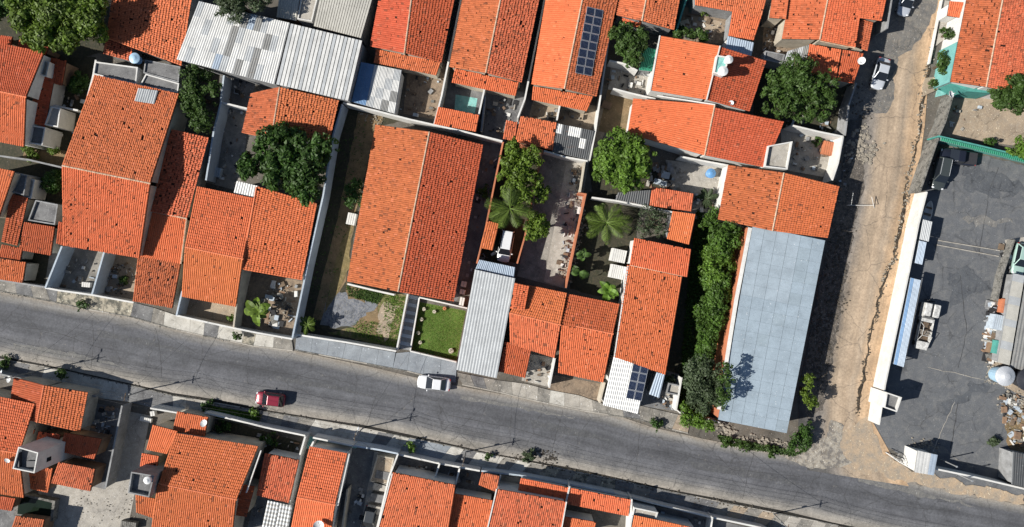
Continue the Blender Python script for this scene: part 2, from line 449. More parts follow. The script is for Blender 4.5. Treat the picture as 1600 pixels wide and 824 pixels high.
# ---------------------------------------------------------------- walls, ground sheets
def wall(label, pts, h, mat='white', t=.16, group='garden and boundary walls', name='boundary_wall', cat='wall', coping=None, z0=0, foot=None):
    "free-standing wall; pts: where its TOP runs in the photograph"
    P = [at(x, y, h) for x, y in pts]
    if foot: P = [at(x, y, foot) for x, y in pts]
    c = sum(P, Vector((0,0,0)))/len(P); c.z = 0
    o = empty(name, c, label, cat, group)
    def ribbon(t_):
        L = []; Rr = []
        for i, p in enumerate(P):
            d0 = (P[i]-P[i-1]) if i else (P[1]-P[0]); d1 = (P[i+1]-P[i]) if i < len(P)-1 else d0
            d0.z = d1.z = 0; d = (d0.normalized()+d1.normalized()).normalized()
            n = Vector((-d.y, d.x, 0)); k = 1/max(.5, n.dot(Vector((-d1.y, d1.x, 0)).normalized()))
            L.append(p+n*t_/2*k); Rr.append(p-n*t_/2*k)
        return L, Rr
    L, Rr = ribbon(t); mb = MB(); n = len(P)
    vs = []
    for i in range(n):
        for q, z in ((L[i], z0), (Rr[i], z0), (Rr[i], h), (L[i], h)): vs.append((q.x, q.y, z))
    fs = [(0,1,2,3), tuple(4*(n-1)+k for k in (3,2,1,0))]
    for i in range(n-1):
        a = 4*i; b = a+4
        for k in range(4): fs.append((a+k, b+k, b+(k+1)%4, a+(k+1)%4))
    mb.add(vs, fs); body = mb.build('masonry', W[mat] if isinstance(mat, str) else mat, o)
    bm = bmesh.new(); bm.from_mesh(body.data); bmesh.ops.recalc_face_normals(bm, faces=bm.faces); bm.to_mesh(body.data); bm.free()
    L, Rr = ribbon(t+.05); vs = []
    for i in range(n):
        for q, z in ((L[i], h+.003), (Rr[i], h+.003), (Rr[i], h+.045+random.uniform(0,.03)), (L[i], h+.045+random.uniform(0,.03))): vs.append((q.x, q.y, z))
    cm = MB().add(vs, fs).build('coping', W[coping or mat] if isinstance(coping or mat, str) else mat, o)
    bm = bmesh.new(); bm.from_mesh(cm.data); bmesh.ops.recalc_face_normals(bm, faces=bm.faces); bm.to_mesh(cm.data); bm.free()
    return o

_z = [0.004]
def sheet(name, pts, mat, z=None, label=None, rag=0):
    "flat piece of ground given by its outline in the photograph"
    if z is None: z = _z[0]; _z[0] += .004
    P = [at(x, y, z) for x, y in pts]
    if rag:
        Q = []
        for i, p in enumerate(P):
            q = P[(i+1)%len(P)]; L = (q-p).length; n = max(1, int(L/.5))
            for k in range(n):
                a = p.lerp(q, k/n); nn = noise.noise_vector(Vector((a.x*.9, a.y*.9, 3)))+.5*noise.noise_vector(Vector((a.x*2.7, a.y*2.7, 7)))
                Q.append(a+Vector((nn.x, nn.y, 0))*rag)
        P = Q
    n = len(P)
    ar = sum(P[i].x*P[(i+1)%n].y-P[(i+1)%n].x*P[i].y for i in range(n))
    if ar < 0: P = P[::-1]
    o = mesh_obj(name, P, [tuple(range(n))], mat)
    bm = bmesh.new(); bm.from_mesh(o.data); bmesh.ops.triangulate(bm, faces=bm.faces); bm.to_mesh(o.data); bm.free()
    return tag(o, label, kind='structure')

def block(name, pts, z0, z1, mat, parent=None, label=None, cat=None, group=None, ztop=None):
    z = z1 if ztop is None else ztop
    P = [at(x, y, z) for x, y in pts]
    mb = MB(); mb.prism([(p.x, p.y) for p in P], z0, z1)
    o = mb.build(name, mat, parent)
    return tag(o, label, cat, group) if parent is None else o

# ---------------------------------------------------------------- plants
LM = {
 'deep': leaf_mat('deep_green_leaves', (.042, .090, .016)),
 'mid': leaf_mat('mid_green_leaves', (.048, .09, .018)),
 'bright': leaf_mat('yellow_green_leaves', (.095, .15, .018)),
 'grey': leaf_mat('grey_green_leaves', (.06, .085, .042), .45),
 'palm': leaf_mat('palm_leaves', (.085, .13, .022), .65),
 'hedge': leaf_mat('hedge_leaves', (.062, .12, .018), .6),
 'lime': leaf_mat('lime_green_leaves', (.088, .16, .02), .55),
}
def leaves(name, C, Rr, per, size, mat, parent, flat=.75, narrow=.5, kind_stuff=True):
    "leaf faces spread over clumps; C: clump centres, Rr: clump radii"
    C = np.array([tuple(c) for c in C]); Rr = np.array(Rr); n = len(C)
    cnt = np.maximum(6, (per*Rr**2)).astype(int); idx = np.repeat(np.arange(n), cnt); m = len(idx)
    d = RNG.normal(size=(m, 3)); d[:, 2] += .35; d /= np.linalg.norm(d, axis=1)[:, None]
    rad = Rr[idx]*RNG.uniform(.55, 1.12, m)
    p = C[idx]+d*rad[:, None]*np.array([1, 1, flat])
    nrm = d+RNG.normal(size=(m, 3))*.55+np.array([0, 0, .35]); nrm /= np.linalg.norm(nrm, axis=1)[:, None]
    a = np.cross(nrm, RNG.normal(size=(m, 3))); a /= np.linalg.norm(a, axis=1)[:, None]; b = np.cross(nrm, a)
    s = size*RNG.uniform(.55, 1.35, m)[:, None]
    v = np.stack([p-a*s, p-b*s*narrow+nrm*s*.12, p+a*s, p+b*s*narrow+nrm*s*.12], axis=1)
    f = np.arange(m*4).reshape(m, 4)
    clump = RNG.random(n)[idx]; tone = np.clip(.55*clump+.45*RNG.random(m), 0, 1)
    return np_mesh(name, v, f, mat, parent, tone, stuff=kind_stuff)

def tree(label, lobes, h, kind='mid', leaf=.2, per=85, name='leafy_tree', group='leafy trees in yards and along streets', base=None, cat='tree', clump=.3, flat=.75, low=.35):
    "lobes: (px, py, radius px) of the crown; h: tree height"
    L = []
    for x, y, r in lobes:
        rm = r*1.13/PXM; z = max(rm*.5, h-rm*.75); c = at(x, y, z); L.append((c, rm*(CAM_H-z)/CAM_H))
    bx = base or (sum(l[0]*l[2] for l in lobes)/sum(l[2] for l in lobes), sum(l[1]*l[2] for l in lobes)/sum(l[2] for l in lobes))
    b = at(bx[0], bx[1], h*.5); b.z = 0
    o = empty(name, b, label, cat, group)
    mb = MB(); tr = .05+.028*h; fork = Vector((b.x, b.y, h*.38))
    mb.bar(b-Vector((0,0,.05)), fork, tr*1.3, tr*.85, 8); mb.build('trunk', BARK, o)
    C = []; Rr = []; lb = MB()
    for c, r in L:
        k = max(12, int(30*(r/2.5)**1.3))
        lb.bar(fork, c, tr*.6, .03, 5)
        for i in range(k):
            d = Vector((random.gauss(0,1), random.gauss(0,1), random.gauss(.5,.8))).normalized()
            if d.z < -low: d.z = -d.z
            rr = r*clump*random.choice((.5, .7, .85, 1.0, 1.15, 1.35))
            p = c+Vector((d.x, d.y, d.z*.7))*(r-rr*.75)*random.uniform(.65, 1.2)
            p.z = max(p.z, .15)
            C.append(p); Rr.append(rr)
            if i % 2 == 0: lb.bar(c.lerp(fork, .2), p, .05, .015, 4)
        C.append(c); Rr.append(r*.45)
    lb.build('branches', BARK, o)
    leaves('crown', C, Rr, per*2.6, leaf, LM[kind], o, flat)
    return o

def shrub(label, x, y, r, h, kind='mid', leaf=.15, **k):
    return tree(label, [(x, y, r)], h, kind, leaf, per=k.pop('per', 130), name='shrub', cat='shrub', group=k.pop('group', 'shrubs beside walls and kerbs'), **k)

_fr = {}
def frond_mesh(L, wid, droop, kind, n=16):
    key = (L, wid, droop, kind)
    if key in _fr: return _fr[key]
    vs = []; fs = []; tones = []
    def rach(t): return Vector((L*t*(1-.12*t*droop), 0, L*(.38*t-.62*droop*t*t)))
    for i in range(n):
        t0 = i/n; t1 = (i+1)/n; a = rach(t0); b = rach(t1); k = len(vs); w0 = .035*(1-t0)+.008
        vs += [a+Vector((0,-w0,0)), a+Vector((0,w0,0)), b+Vector((0,w0,0)), b+Vector((0,-w0,0))]; fs.append((k, k+3, k+2, k+1)); tones.append(.9)
    m = int(n*1.9)
    for i in range(m):
        t = .1+.88*i/m; a = rach(t); ll = wid*math.sin(PI*min(1, .15+.85*t))**.6*random.uniform(.85, 1.1)
        for s in (-1, 1):
            tip = a+Vector((ll*.65, s*ll*.8, -ll*(.35+.25*random.random())))
            k = len(vs); u = Vector((.02, 0, 0)); mid = a.lerp(tip, .5)+Vector((0,0,.05*ll))
            vs += [a, mid-u, tip, mid+u+Vector((.03,0,0))]; fs.append((k, k+1, k+2, k+3)); tones.append(random.random())
    me = bpy.data.meshes.new('frond'); me.from_pydata([tuple(v) for v in vs], [], fs)
    a = me.attributes.new('tone', 'FLOAT', 'FACE'); a.data.foreach_set('value', np.array(tones, dtype=np.float32))
    me.materials.append(LM[kind]); _fr[key] = me; return me
def blade_mesh(L, wid, droop, kind, n=8):
    key = ('b', L, wid, droop, kind)
    if key in _fr: return _fr[key]
    vs = []; fs = []; tones = []
    for i in range(n+1):
        t = i/n; p = Vector((L*t*(1-.15*t*droop), 0, L*(.5*t-.75*droop*t*t))); w_ = wid*(math.sin(PI*min(1, t*.92+.06))**.7)
        vs += [p+Vector((0,-w_,w_*.35)), p, p+Vector((0,w_,w_*.35))]
    for i in range(n):
        k = 3*i; fs += [(k, k+3, k+4, k+1), (k+1, k+4, k+5, k+2)]; r = random.random(); tones += [r, min(1, r+.25)]
    me = bpy.data.meshes.new('leaf'); me.from_pydata([tuple(v) for v in vs], [], fs)
    a = me.attributes.new('tone', 'FLOAT', 'FACE'); a.data.foreach_set('value', np.array(tones, dtype=np.float32))
    me.materials.append(LM[kind]); _fr[key] = me; return me

def palm(label, x, y, rpx, h, kind='palm', n=18, name='palm_tree', blade=False, group='palms and banana plants', wid=None, cat='palm'):
    c = at(x, y, h*.9); c.z = 0; r = rpx/PXM
    o = empty(name, c, label, cat, group)
    mb = MB(); a = Vector(c)-Vector((0,0,.05)); segs = 5
    for i in range(segs):
        b = c+Vector((.05*i, .03*i*i*.3, h*.88*(i+1)/segs)); mb.bar(a, b, .17-.012*i, .15-.012*i, 8); a = b
    mb.build('trunk', BARK, o)
    for i in range(n):
        ring = i/n; L = r*random.uniform(.72, 1.15); dr = [.7, .95, 1.2][i % 3]; L = round(L*4)/4
        me = (blade_mesh if blade else frond_mesh)(max(.5, L), round((wid or (r*.27)), 2), dr, kind)
        inst('leaf' if blade else 'frond', me, o, loc=(a.x-c.x, a.y-c.y, a.z), rot=(random.uniform(-.15,.15), -random.uniform(-.35, .45), 2*PI*ring*1.618*3+random.uniform(-.35,.35)))
    return o

# ---------------------------------------------------------------- things
def water_tank(label, x, y, rpx, z, h=.9, col='white', lid=True):
    m = {'white': paint('white_plastic_tank', (.72, .73, .72), .5), 'blue': paint('blue_plastic_tank', (.10, .26, .50), .5),
         'pale': paint('pale_blue_tank', (.35, .52, .66), .5), 'dark': paint('black_tank', (.02, .022, .03), .6), 'silver': paint('silver_tank', (.55, .57, .6), .5, .3)}
    c = at(x, y, z+h); c.z = z; r = rpx/PXM
    o = empty('water_tank', c, label, 'water tank', 'water tanks')
    MB().lathe([(r*.72, 0), (r*.8, h*.3), (r*.9, h*.85), (r*.97, h*.88), (r*.97, h*.93)], (0,0,0)).build('body', m['blue' if col == 'pale' else col], o, local=True)
    mb = MB().lathe([(r*1.0, h*.93), (r*1.02, h*.99), (r*.9, h*1.03), (r*.55, h*1.12), (r*.3, h*1.2), (r*.08, h*1.22)], (0,0,0))
    mb.build('lid', m[col], o, local=True)
    MB().bar((r*.7, 0, 0), (r*.7, 0, -min(z, .6)), .03).bar((r*.7,0,.1),(r*1.2,0,.1),.03).build('pipe', W['grey'], o, local=True)
    return o

def dish(label, x, y, rpx, z, az=.6):
    c = at(x, y, z+.5); c.z = z; r = rpx/PXM
    o = empty('satellite_dish', c, label, 'satellite dish', 'satellite dishes', rz=az)
    m = paint('dish_paint', (.68, .69, .68), .5)
    me = MB(); prof = [(r*t, r*.32*t*t) for t in (.02, .3, .6, .85, 1.0)] + [(r*1.0, r*.32-.03)] + [(r*t, r*.32*t*t-.03) for t in (.85, .6, .3, .02)]
    me.lathe(prof, (0,0,0), 22); d = me.build('reflector', m, o, local=True); d.location = (0, 0, .5); d.rotation_euler = (0, R(28), 0)
    MB().bar((0,0,-.02), (0,0,.5), .035).build('mast', STEEL, o, local=True)
    MB().bar((0,-.02,.35), (r*.95, 0, .5+r*.55), .018).build('arm', STEEL, o, local=True)
    MB().lathe([(.05, 0), (.06, .08), (.03, .1)], (r*.9, 0, .5+r*.5), 8).build('feed_horn', W['grey'], o, local=True)
    return o

def panel_array(label, q, z, nu, nv, thick=.05, lift=.14, parent_z=None):
    P = quad3(q, z); P = [p+Vector((0,0,lift)) for p in P]; c = sum(P, Vector((0,0,0)))/4
    o = empty('solar_array', c, label, 'solar panels', 'solar panel arrays')
    p0, p1, p2, p3 = P; U = (p1-p0)/nu; V = (p3-p0)/nv
    nrm = U.cross(V).normalized(); nrm = nrm if nrm.z > 0 else -nrm
    lu, lv = U.length, V.length; ex = U.normalized(); ey = nrm.cross(ex); 
    if ey.dot(V) < 0: ey = -ey
    cell = surf('solar_cells', (.012, .022, .055), (.008, .014, .035), scale=1, bump=0, rough=.25)
    fr = paint('aluminium_frame', (.55, .57, .6), .4, .5)
    f = MB(); g = .03; a, b = lu/2-g, lv/2-g; k = .045
    f.box(-a,a,-b,-b+k,0,thick).box(-a,a,b-k,b,0,thick).box(-a,-a+k,-b+k,b-k,0,thick).box(a-k,a,-b+k,b-k,0,thick)
    fm = bpy.data.meshes.new('frame'); fm.from_pydata(f.v, [], f.f); fm.materials.append(fr)
    s = MB(); s.box(-a+k, a-k, -b+k, b-k, .008, thick-.01)
    sm = bpy.data.meshes.new('solar_panel'); sm.from_pydata(s.v, [], s.f); sm.materials.append(cell)
    l = MB()
    for i in range(1, 6): xx = -a+k+(2*a-2*k)*i/6; l.box(xx-.006, xx+.006, -b+k+.002, b-k-.002, thick-.0095, thick-.0075)
    lm = bpy.data.meshes.new('cell_line'); lm.from_pydata(l.v, [], l.f); lm.materials.append(paint('silver_line', (.2,.23,.3), .4))
    rot = Matrix((ex, nrm.cross(ex), nrm)).transposed().to_4x4()
    for i in range(nu):
        for j in range(nv):
            u, v = (i+.5)/nu, (j+.5)/nv
            p = p0*(1-u)*(1-v)+p1*u*(1-v)+p2*u*v+p3*(1-u)*v - c
            pn = inst('solar_panel', sm, o, mw=Matrix.Translation(p) @ rot)
            inst('frame', fm, pn); inst('cell_line', lm, pn)
    rl = MB()
    for v in (.1, .5, .9):
        rl.bar(p0.lerp(p3, v)-nrm*.05, p1.lerp(p2, v)-nrm*.05, .025)
    rl.build('mounting_rail', STEEL, o)
    return o

def pole(label, x, y, h=8.0, lamp=True, az=0):
    "x, y: foot of the pole in the photograph"
    c = at(x, y, 0); o = empty('utility_pole', c, label, 'utility pole', 'concrete utility poles', rz=az)
    m = surf('pole_concrete', (.34, .33, .31), (.22, .215, .2), scale=2)
    MB().bar((0,0,-.1), (0,0,h), .09, .05, 8).build('post', m, o, local=True)
    MB().box(-.035,.035,-.5,.5,h-.75,h-.68).build('crossarm', WOOD, o, local=True)
    for yy in (-.42, -.15, .15, .42): MB().lathe([(.035,0),(.025,.05),(.04,.08),(.02,.12)], (0,yy,h-.678), 8).build('insulator', W['brown'], o, local=True)
    if lamp:
        MB().bar((0,0,h-1.2), (.2,.9,h-.7), .025).build('lamp_arm', STEEL, o, local=True)
        MB().add(*_ell(.09,.25,.06,(.22,1.1,h-.68))).build('lamp_head', STEEL, o, local=True)
    MB().lathe([(.12,0),(.13,.35),(.08,.4)], (-.2,0,h-2.4), 10).build('transformer' if not lamp else 'cable_box', W['grey'], o, local=True)
    return o
def _ell(a, b, c_, cen, n=10, m=6):
    vs = []; fs = []
    for j in range(m+1):
        t = PI*(j/m-.5)*.98
        for k in range(n):
            p = 2*PI*k/n; vs.append((cen[0]+a*math.cos(t)*math.cos(p), cen[1]+b*math.cos(t)*math.sin(p), cen[2]+c_*math.sin(t)))
    for j in range(m):
        for k in range(n): fs.append((j*n+k, j*n+(k+1)%n, (j+1)*n+(k+1)%n, (j+1)*n+k))
    return vs, fs

def car(label, x, y, ang, L=4.3, Wd=1.75, col=(.75,.76,.77), kind='sedan', cat='car', group='parked cars', name='parked_car', z=0.03, pk='white'):
    """x, y centre in the photograph, ang: heading in degrees, 0 = towards +X"""
    c = at(x, y, .7); c.z = z
    o = empty(name, c, label, cat, group, rz=R(ang))
    body = paint('car_paint_'+pk, col, .28, .15, .6, .03); hl = L/2; hw = Wd/2
    if kind == 'suv': H, deck, fr, rr, wsf, rwr = 1.68, .98, .27, -.5, .12, -.46
    elif kind == 'hatch': H, deck, fr, rr, wsf, rwr = 1.48, .9, .24, -.46, .06, -.36
    elif kind == 'pickup': H, deck, fr, rr, wsf, rwr = 1.75, 1.02, .24, -.12, .12, -.08
    else: H, deck, fr, rr, wsf, rwr = 1.45, .88, .23, -.36, .05, -.22
    # lower body, lofted along its length
    st = [(-.5,.50,.42,.62),(-.492,.76,.30,.80),(-.455,.93,.24,.94),(-.36,1.0,.2,.99),(-.1,1.0,.2,1.0),(.15,1.0,.2,1.0),(.3,.99,.2,.97),(.4,.94,.22,.9),(.455,.82,.26,.82),(.488,.60,.32,.72),(.5,.36,.42,.62)]
    vs = []; ring = 10
    for t, w_, zb, zt in st:
        xx = t*L; ww = hw*w_; top = deck*zt
        prof = [(-ww*.9, zb), (-ww, (zb+top)*.45), (-ww*.985, top*.85), (-ww*.9, top*.97), (-ww*.5, top*1.01), (ww*.5, top*1.01), (ww*.9, top*.97), (ww*.985, top*.85), (ww, (zb+top)*.45), (ww*.9, zb)]
        vs += [(xx, a, b) for a, b in prof]
    fs = [(i*ring+k, (i+1)*ring+k, (i+1)*ring+(k+1)%ring, i*ring+(k+1)%ring) for i in range(len(st)-1) for k in range(ring)]
    fs += [tuple(range(ring)), tuple(reversed(range((len(st)-1)*ring, len(st)*ring)))]
    b = mesh_obj('body', vs, fs, body, o, local=True, smooth=True)
    bm = bmesh.new(); bm.from_mesh(b.data); bmesh.ops.recalc_face_normals(bm, faces=bm.faces); bm.to_mesh(b.data); bm.free()
    md = b.modifiers.new('round', 'SUBSURF'); md.levels = 1; md.render_levels = 1
    # greenhouse
    z0 = deck*.99; z1 = H; xb0, xb1, xt0, xt1 = rr*L, fr*L, rwr*L, (wsf-.03)*L; wb, wt = hw*.93, hw*.72
    V = [(xb0,-wb,z0),(xb1,-wb,z0),(xb1,wb,z0),(xb0,wb,z0),(xt0,-wt,z1),(xt1,-wt,z1),(xt1,wt,z1),(xt0,wt,z1)]
    def face(name, ids, m, parent=o, ins=.06, out=.008):
        q = [Vector(V[i]) for i in ids]; cc = sum(q, Vector((0,0,0)))/4
        n = (q[1]-q[0]).cross(q[3]-q[0]).normalized(); cen = Vector(((xb0+xb1)/2, 0, (z0+z1)/2))
        if n.dot(cc-cen) < 0: n = -n; q = q[::-1]
        q2 = [p.lerp(cc, ins) + n*out for p in q]; q1 = [p - n*.02 for p in q2]
        return MB().add(q1+q2, [(4,5,6,7),(0,1,5,4),(1,2,6,5),(2,3,7,6),(3,0,4,7)]).build(name, m, parent, local=True)
    cabin = MB().add(V, [(0,3,2,1),(4,5,6,7),(0,1,5,4),(1,2,6,5),(2,3,7,6),(3,0,4,7)]).build('cabin', body, o, local=True)
    bv = cabin.modifiers.new('bevel', 'BEVEL'); bv.width = .07; bv.segments = 3
    face('windshield', (1,2,6,5), GLASS, ins=.05, out=.012); face('rear_window', (0,3,7,4), GLASS, ins=.06, out=.012)
    face('side_window', (0,1,5,4), GLASS, ins=.13, out=.01); face('side_window', (2,3,7,6), GLASS, ins=.13, out=.01)
    for xx in (hl*.62, -hl*.6):
        for s in (-1, 1):
            wl = MB().add(*_wheel(.31, .2)).build('wheel', BLACK, o, local=True); wl.location = (xx, s*(hw-.1), .31-z*.3)
            rm = MB().add(*_wheel(.19, .215)).build('rim', STEEL, wl, local=True)
    for s in (-1, 1):
        h_ = MB().add(*_ell(.13,.2,.08,(hl*.885, s*hw*.66, deck*.76))).build('headlight', paint('headlight_glass', (.7,.72,.74), .15), o, local=True)
        MB().add(*_ell(.08,.2,.09,(-hl*.94, s*hw*.68, deck*.8))).build('tail_light', paint('tail_light_red', (.35,.02,.02), .2), o, local=True)
        MB().add(*_ell(.09,.13,.07,(fr*L-.25, s*(hw+.08), deck+.06))).build('mirror', body, o, local=True)
    if kind == 'pickup':
        bed = MB().box(-hl*.94, rr*L-.08, -hw*.8, hw*.8, deck*.99, deck*1.035); bed.build('bed_cover', paint('bed_liner', (.03,.03,.035), .7), o, local=True)
    if kind == 'suv':
        for s in (-1, 1): MB().bar((xt0+.1, s*wt*.9, z1+.05), (xt1-.1, s*wt*.9, z1+.05), .025).build('roof_rail', STEEL, o, local=True)
    return o
def _wheel(r, w_, n=16):
    vs = []; 
    for s in (-w_/2, w_/2):
        for k in range(n): t = 2*PI*k/n; vs.append((r*math.cos(t), s, r*math.sin(t)))
    return vs, [(k, (k+1)%n, n+(k+1)%n, n+k) for k in range(n)]+[tuple(reversed(range(n))), tuple(range(n, 2*n))]

def stones(name, pts_, n, spread, smin, smax, mat, label=None, cat='rubble'):
    "loose stones and broken pieces along a line of photo points (nobody could count them)"
    P = [at(x, y, 0) for x, y in pts_]; vs = []; fs = []
    seg = [(P[i+1]-P[i]).length for i in range(len(P)-1)]; tot = sum(seg)
    for k in range(n):
        d = random.random()*tot; i = 0
        while d > seg[i] and i < len(seg)-1: d -= seg[i]; i += 1
        c = P[i].lerp(P[i+1], min(1, d/seg[i])); dd = (P[i+1]-P[i]).normalized(); nn = Vector((-dd.y, dd.x, 0))
        wob = noise.noise(Vector((c.x*.5, c.y*.5, 1)))*.5
        c = c+nn*(random.gauss(0, spread)+wob); s = random.uniform(smin, smax)*random.uniform(.5, 1)
        b = len(vs); m = 5; a0 = random.random()*6
        for lv, rr in ((0.0, 1), (.55, .75)):
            for q in range(m):
                t = a0+2*PI*q/m; r_ = s*rr*random.uniform(.7, 1.2); vs.append((c.x+r_*math.cos(t), c.y+r_*.8*math.sin(t), .07+s*lv*random.uniform(.7,1.2)))
        fs += [(b+q, b+(q+1)%m, b+m+(q+1)%m, b+m+q) for q in range(m)]+[tuple(b+m+q for q in range(m))]
    o = mesh_obj(name, vs, fs, mat); return tag(o, label, cat, kind='stuff')

def grass_stuff(label, poly, n, hgt=.18, kind='lime', name='grass', z=.03):
    P = [at(x, y, 0) for x, y in poly]; xs = [p.x for p in P]; ys = [p.y for p in P]
    def inside(x, y):
        c = False; j = len(P)-1
        for i in range(len(P)):
            if (P[i].y > y) != (P[j].y > y) and x < (P[j].x-P[i].x)*(y-P[i].y)/(P[j].y-P[i].y)+P[i].x: c = not c
            j = i
        return c
    pts = []
    while len(pts) < n:
        x = random.uniform(min(xs), max(xs)); y = random.uniform(min(ys), max(ys))
        if inside(x, y) and noise.noise(Vector((x*.5, y*.5, 5)))+random.random()*.9 > .15: pts.append((x, y))
    m = len(pts); p = np.array([(x, y, z) for x, y in pts]); a = RNG.uniform(0, 2*PI, m)
    d = np.stack([np.cos(a), np.sin(a), np.zeros(m)], 1); s = RNG.uniform(.5, 1.3, m)[:, None]*hgt
    e = np.stack([-np.sin(a), np.cos(a), np.zeros(m)], 1)
    v = np.stack([p-d*s*.25, p+d*s*.25, p+e*s*.9+np.array([0,0,1])*s*.7+d*s*.1, p+e*s*.85+np.array([0,0,1])*s*.75-d*s*.1], 1)
    o = np_mesh(name, v, np.arange(m*4).reshape(m, 4), LM[kind], None, RNG.random(m))
    return tag(o, label, 'grass', kind='stuff')
# ================================================================ GROUND
ground = mesh_obj('ground', [(-700,-700,0),(700,-700,0),(700,700,0),(-700,700,0)], [(0,1,2,3)],
    surf('bare_ground', (.17,.155,.135), (.075,.07,.06), (.13,.11,.085), scale=.22, contrast=.3, speck=.5, crack=.35, bump=.5), local=True)
tag(ground, kind='structure')

def ribbon_mesh(name, A, B, mat, z, kind='structure', sub=8):
    "road surface between two edge lines of equal point count, UV across = v"
    vs = []; fs = []; uv = []
    rows = []; s = 0; prev = None
    for i in range(len(A)-1):
        for k in range(sub if i < len(A)-2 else sub+1):
            t = k/sub; a = at(*A[i], z).lerp(at(*A[i+1], z), t); b = at(*B[i], z).lerp(at(*B[i+1], z), t)
            if prev is not None: s += (a-prev).length
            prev = a; rows.append((a, b, s))
    for a, b, s in rows:
        vs += [a, b]; uv += [(s, 0), (s, 1)]
    n = len(rows)
    fs = [(2*i, 2*i+1, 2*i+3, 2*i+2) for i in range(n-1)]
    if (vs[1]-vs[0]).cross(vs[2]-vs[0]).z < 0: fs = [f[::-1] for f in fs]
    o = mesh_obj(name, vs, fs, mat)
    l = o.data.uv_layers.new(name='along')
    for lp in o.data.loops: l.data[lp.index].uv = uv[lp.vertex_index]
    return tag(o, kind=kind)

def road_mat(name, stops, asphalt_like=True, wob=.10, patch=.5):
    "cross profile of a worn road: (position across, colour) with a ragged wander, tyre streaks, stains and patches"
    m, t, b = new_mat(name)
    uvn = N(t, 'ShaderNodeUVMap', uv_map='along').outputs[0]; co = N(t, 'ShaderNodeTexCoord').outputs['Object']
    sep = N(t, 'ShaderNodeSeparateXYZ'); t.links.new(uvn, sep.inputs[0])
    n1 = tex(t, 'ShaderNodeTexNoise', co, .35, 9, .68); n2 = tex(t, 'ShaderNodeTexNoise', co, 3.5, 5, .6); n5 = tex(t, 'ShaderNodeTexNoise', co, 12, 3, .6)
    sc_ = vscale(t, uvn, (.05, 9, 1)); st = tex(t, 'ShaderNodeTexNoise', sc_, 1.0, 5, .6)
    a = N(t, 'ShaderNodeMath', operation='MULTIPLY_ADD'); t.links.new(n1.outputs[0], a.inputs[0]); a.inputs[1].default_value = wob*2.4
    a2 = N(t, 'ShaderNodeMath', operation='ADD'); t.links.new(sep.outputs[1], a2.inputs[0]); a2.inputs[1].default_value = -wob*1.2
    t.links.new(a2.outputs[0], a.inputs[2])
    col = ramp(t, a.outputs[0], stops)
    col = mixc(t, .8, col, ramp(t, st.outputs[0], [(.32, .62), (.66, 1.1)]), 'MULTIPLY')
    col = mixc(t, .7, col, ramp(t, n1.outputs[0], [(.3, .62), (.68, 1.2)]), 'MULTIPLY')
    col = mixc(t, .6, col, ramp(t, n2.outputs[0], [(.3, .66), (.7, 1.2)]), 'MULTIPLY')
    col = mixc(t, .5, col, ramp(t, n5.outputs[0], [(.3, .6), (.7, 1.25)]), 'MULTIPLY')
    v = tex(t, 'ShaderNodeTexVoronoi', mixc(t, .4, co, tex(t, 'ShaderNodeTexNoise', co, .9, 5).outputs['Color'], 'LINEAR_LIGHT'), .16, feature='DISTANCE_TO_EDGE')
    col = mixc(t, ramp(t, v.outputs[0], [(0, .6), (.007, 0)]), col, (.04, .04, .04))
    dt = tex(t, 'ShaderNodeTexNoise', co, 1.1, 8, .75)
    col = mixc(t, ramp(t, dt.outputs[0], [(.60, 0), (.78, .55)]), col, (.36, .33, .28))
    t.links.new(col, b.inputs['Base Color']); b.inputs['Roughness'].default_value = .85; b.inputs['Specular IOR Level'].default_value = .2
    bp = N(t, 'ShaderNodeBump'); bp.inputs['Strength'].default_value = .4; bp.inputs['Distance'].default_value = .04
    t.links.new(n2.outputs[0], bp.inputs['Height']); t.links.new(bp.outputs[0], b.inputs['Normal'])
    return m

ASPH = (.125,.128,.14); DUST = (.30,.28,.25)
main_mat = road_mat('worn_asphalt', [(0,(.34,.30,.25)),(.07,(.25,.24,.225)),(.18,ASPH),(.42,(.105,.108,.118)),(.6,ASPH),(.78,(.16,.16,.165)),(.9,DUST),(1,(.36,.325,.28))], wob=.06)
UP = [(-160,420),(0,456),(80,472),(205,495),(275,514),(360,532),(460,548),(600,578),(640,588),(720,604),(860,630),(960,648),(1020,668),(1100,686),(1180,702),(1240,712),(1320,722),(1400,745),(1480,765),(1600,790),(1760,822)]
LO = [(-160,525),(0,560),(70,572),(200,600),(270,617),(340,628),(420,643),(500,656),(570,668),(640,682),(760,708),(830,722),(900,736),(960,748),(1050,767),(1150,787),(1230,803),(1300,818),(1380,834),(1600,880),(1760,915)]
ribbon_mesh('road', UP, LO, main_mat, .052)
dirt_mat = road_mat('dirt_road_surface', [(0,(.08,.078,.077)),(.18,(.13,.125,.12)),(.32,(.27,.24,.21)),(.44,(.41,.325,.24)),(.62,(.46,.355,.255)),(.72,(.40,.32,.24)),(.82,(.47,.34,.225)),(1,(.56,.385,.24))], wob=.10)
upper_mat = road_mat('dusty_asphalt_lane', [(0,(.09,.09,.095)),(.3,(.17,.165,.16)),(.55,(.24,.23,.21)),(.75,(.36,.29,.21)),(1,(.44,.33,.22))], wob=.10)
ribbon_mesh('dirt_road', [(1400,-60),(1388,0),(1360,70),(1335,130),(1325,196),(1312,290),(1300,360),(1275,470),(1250,600),(1246,690),(1262,735)], [(1480,-60),(1470,0),(1455,70),(1450,130),(1445,196),(1432,290),(1418,360),(1395,460),(1368,600),(1364,660),(1420,760)], dirt_mat, .060)
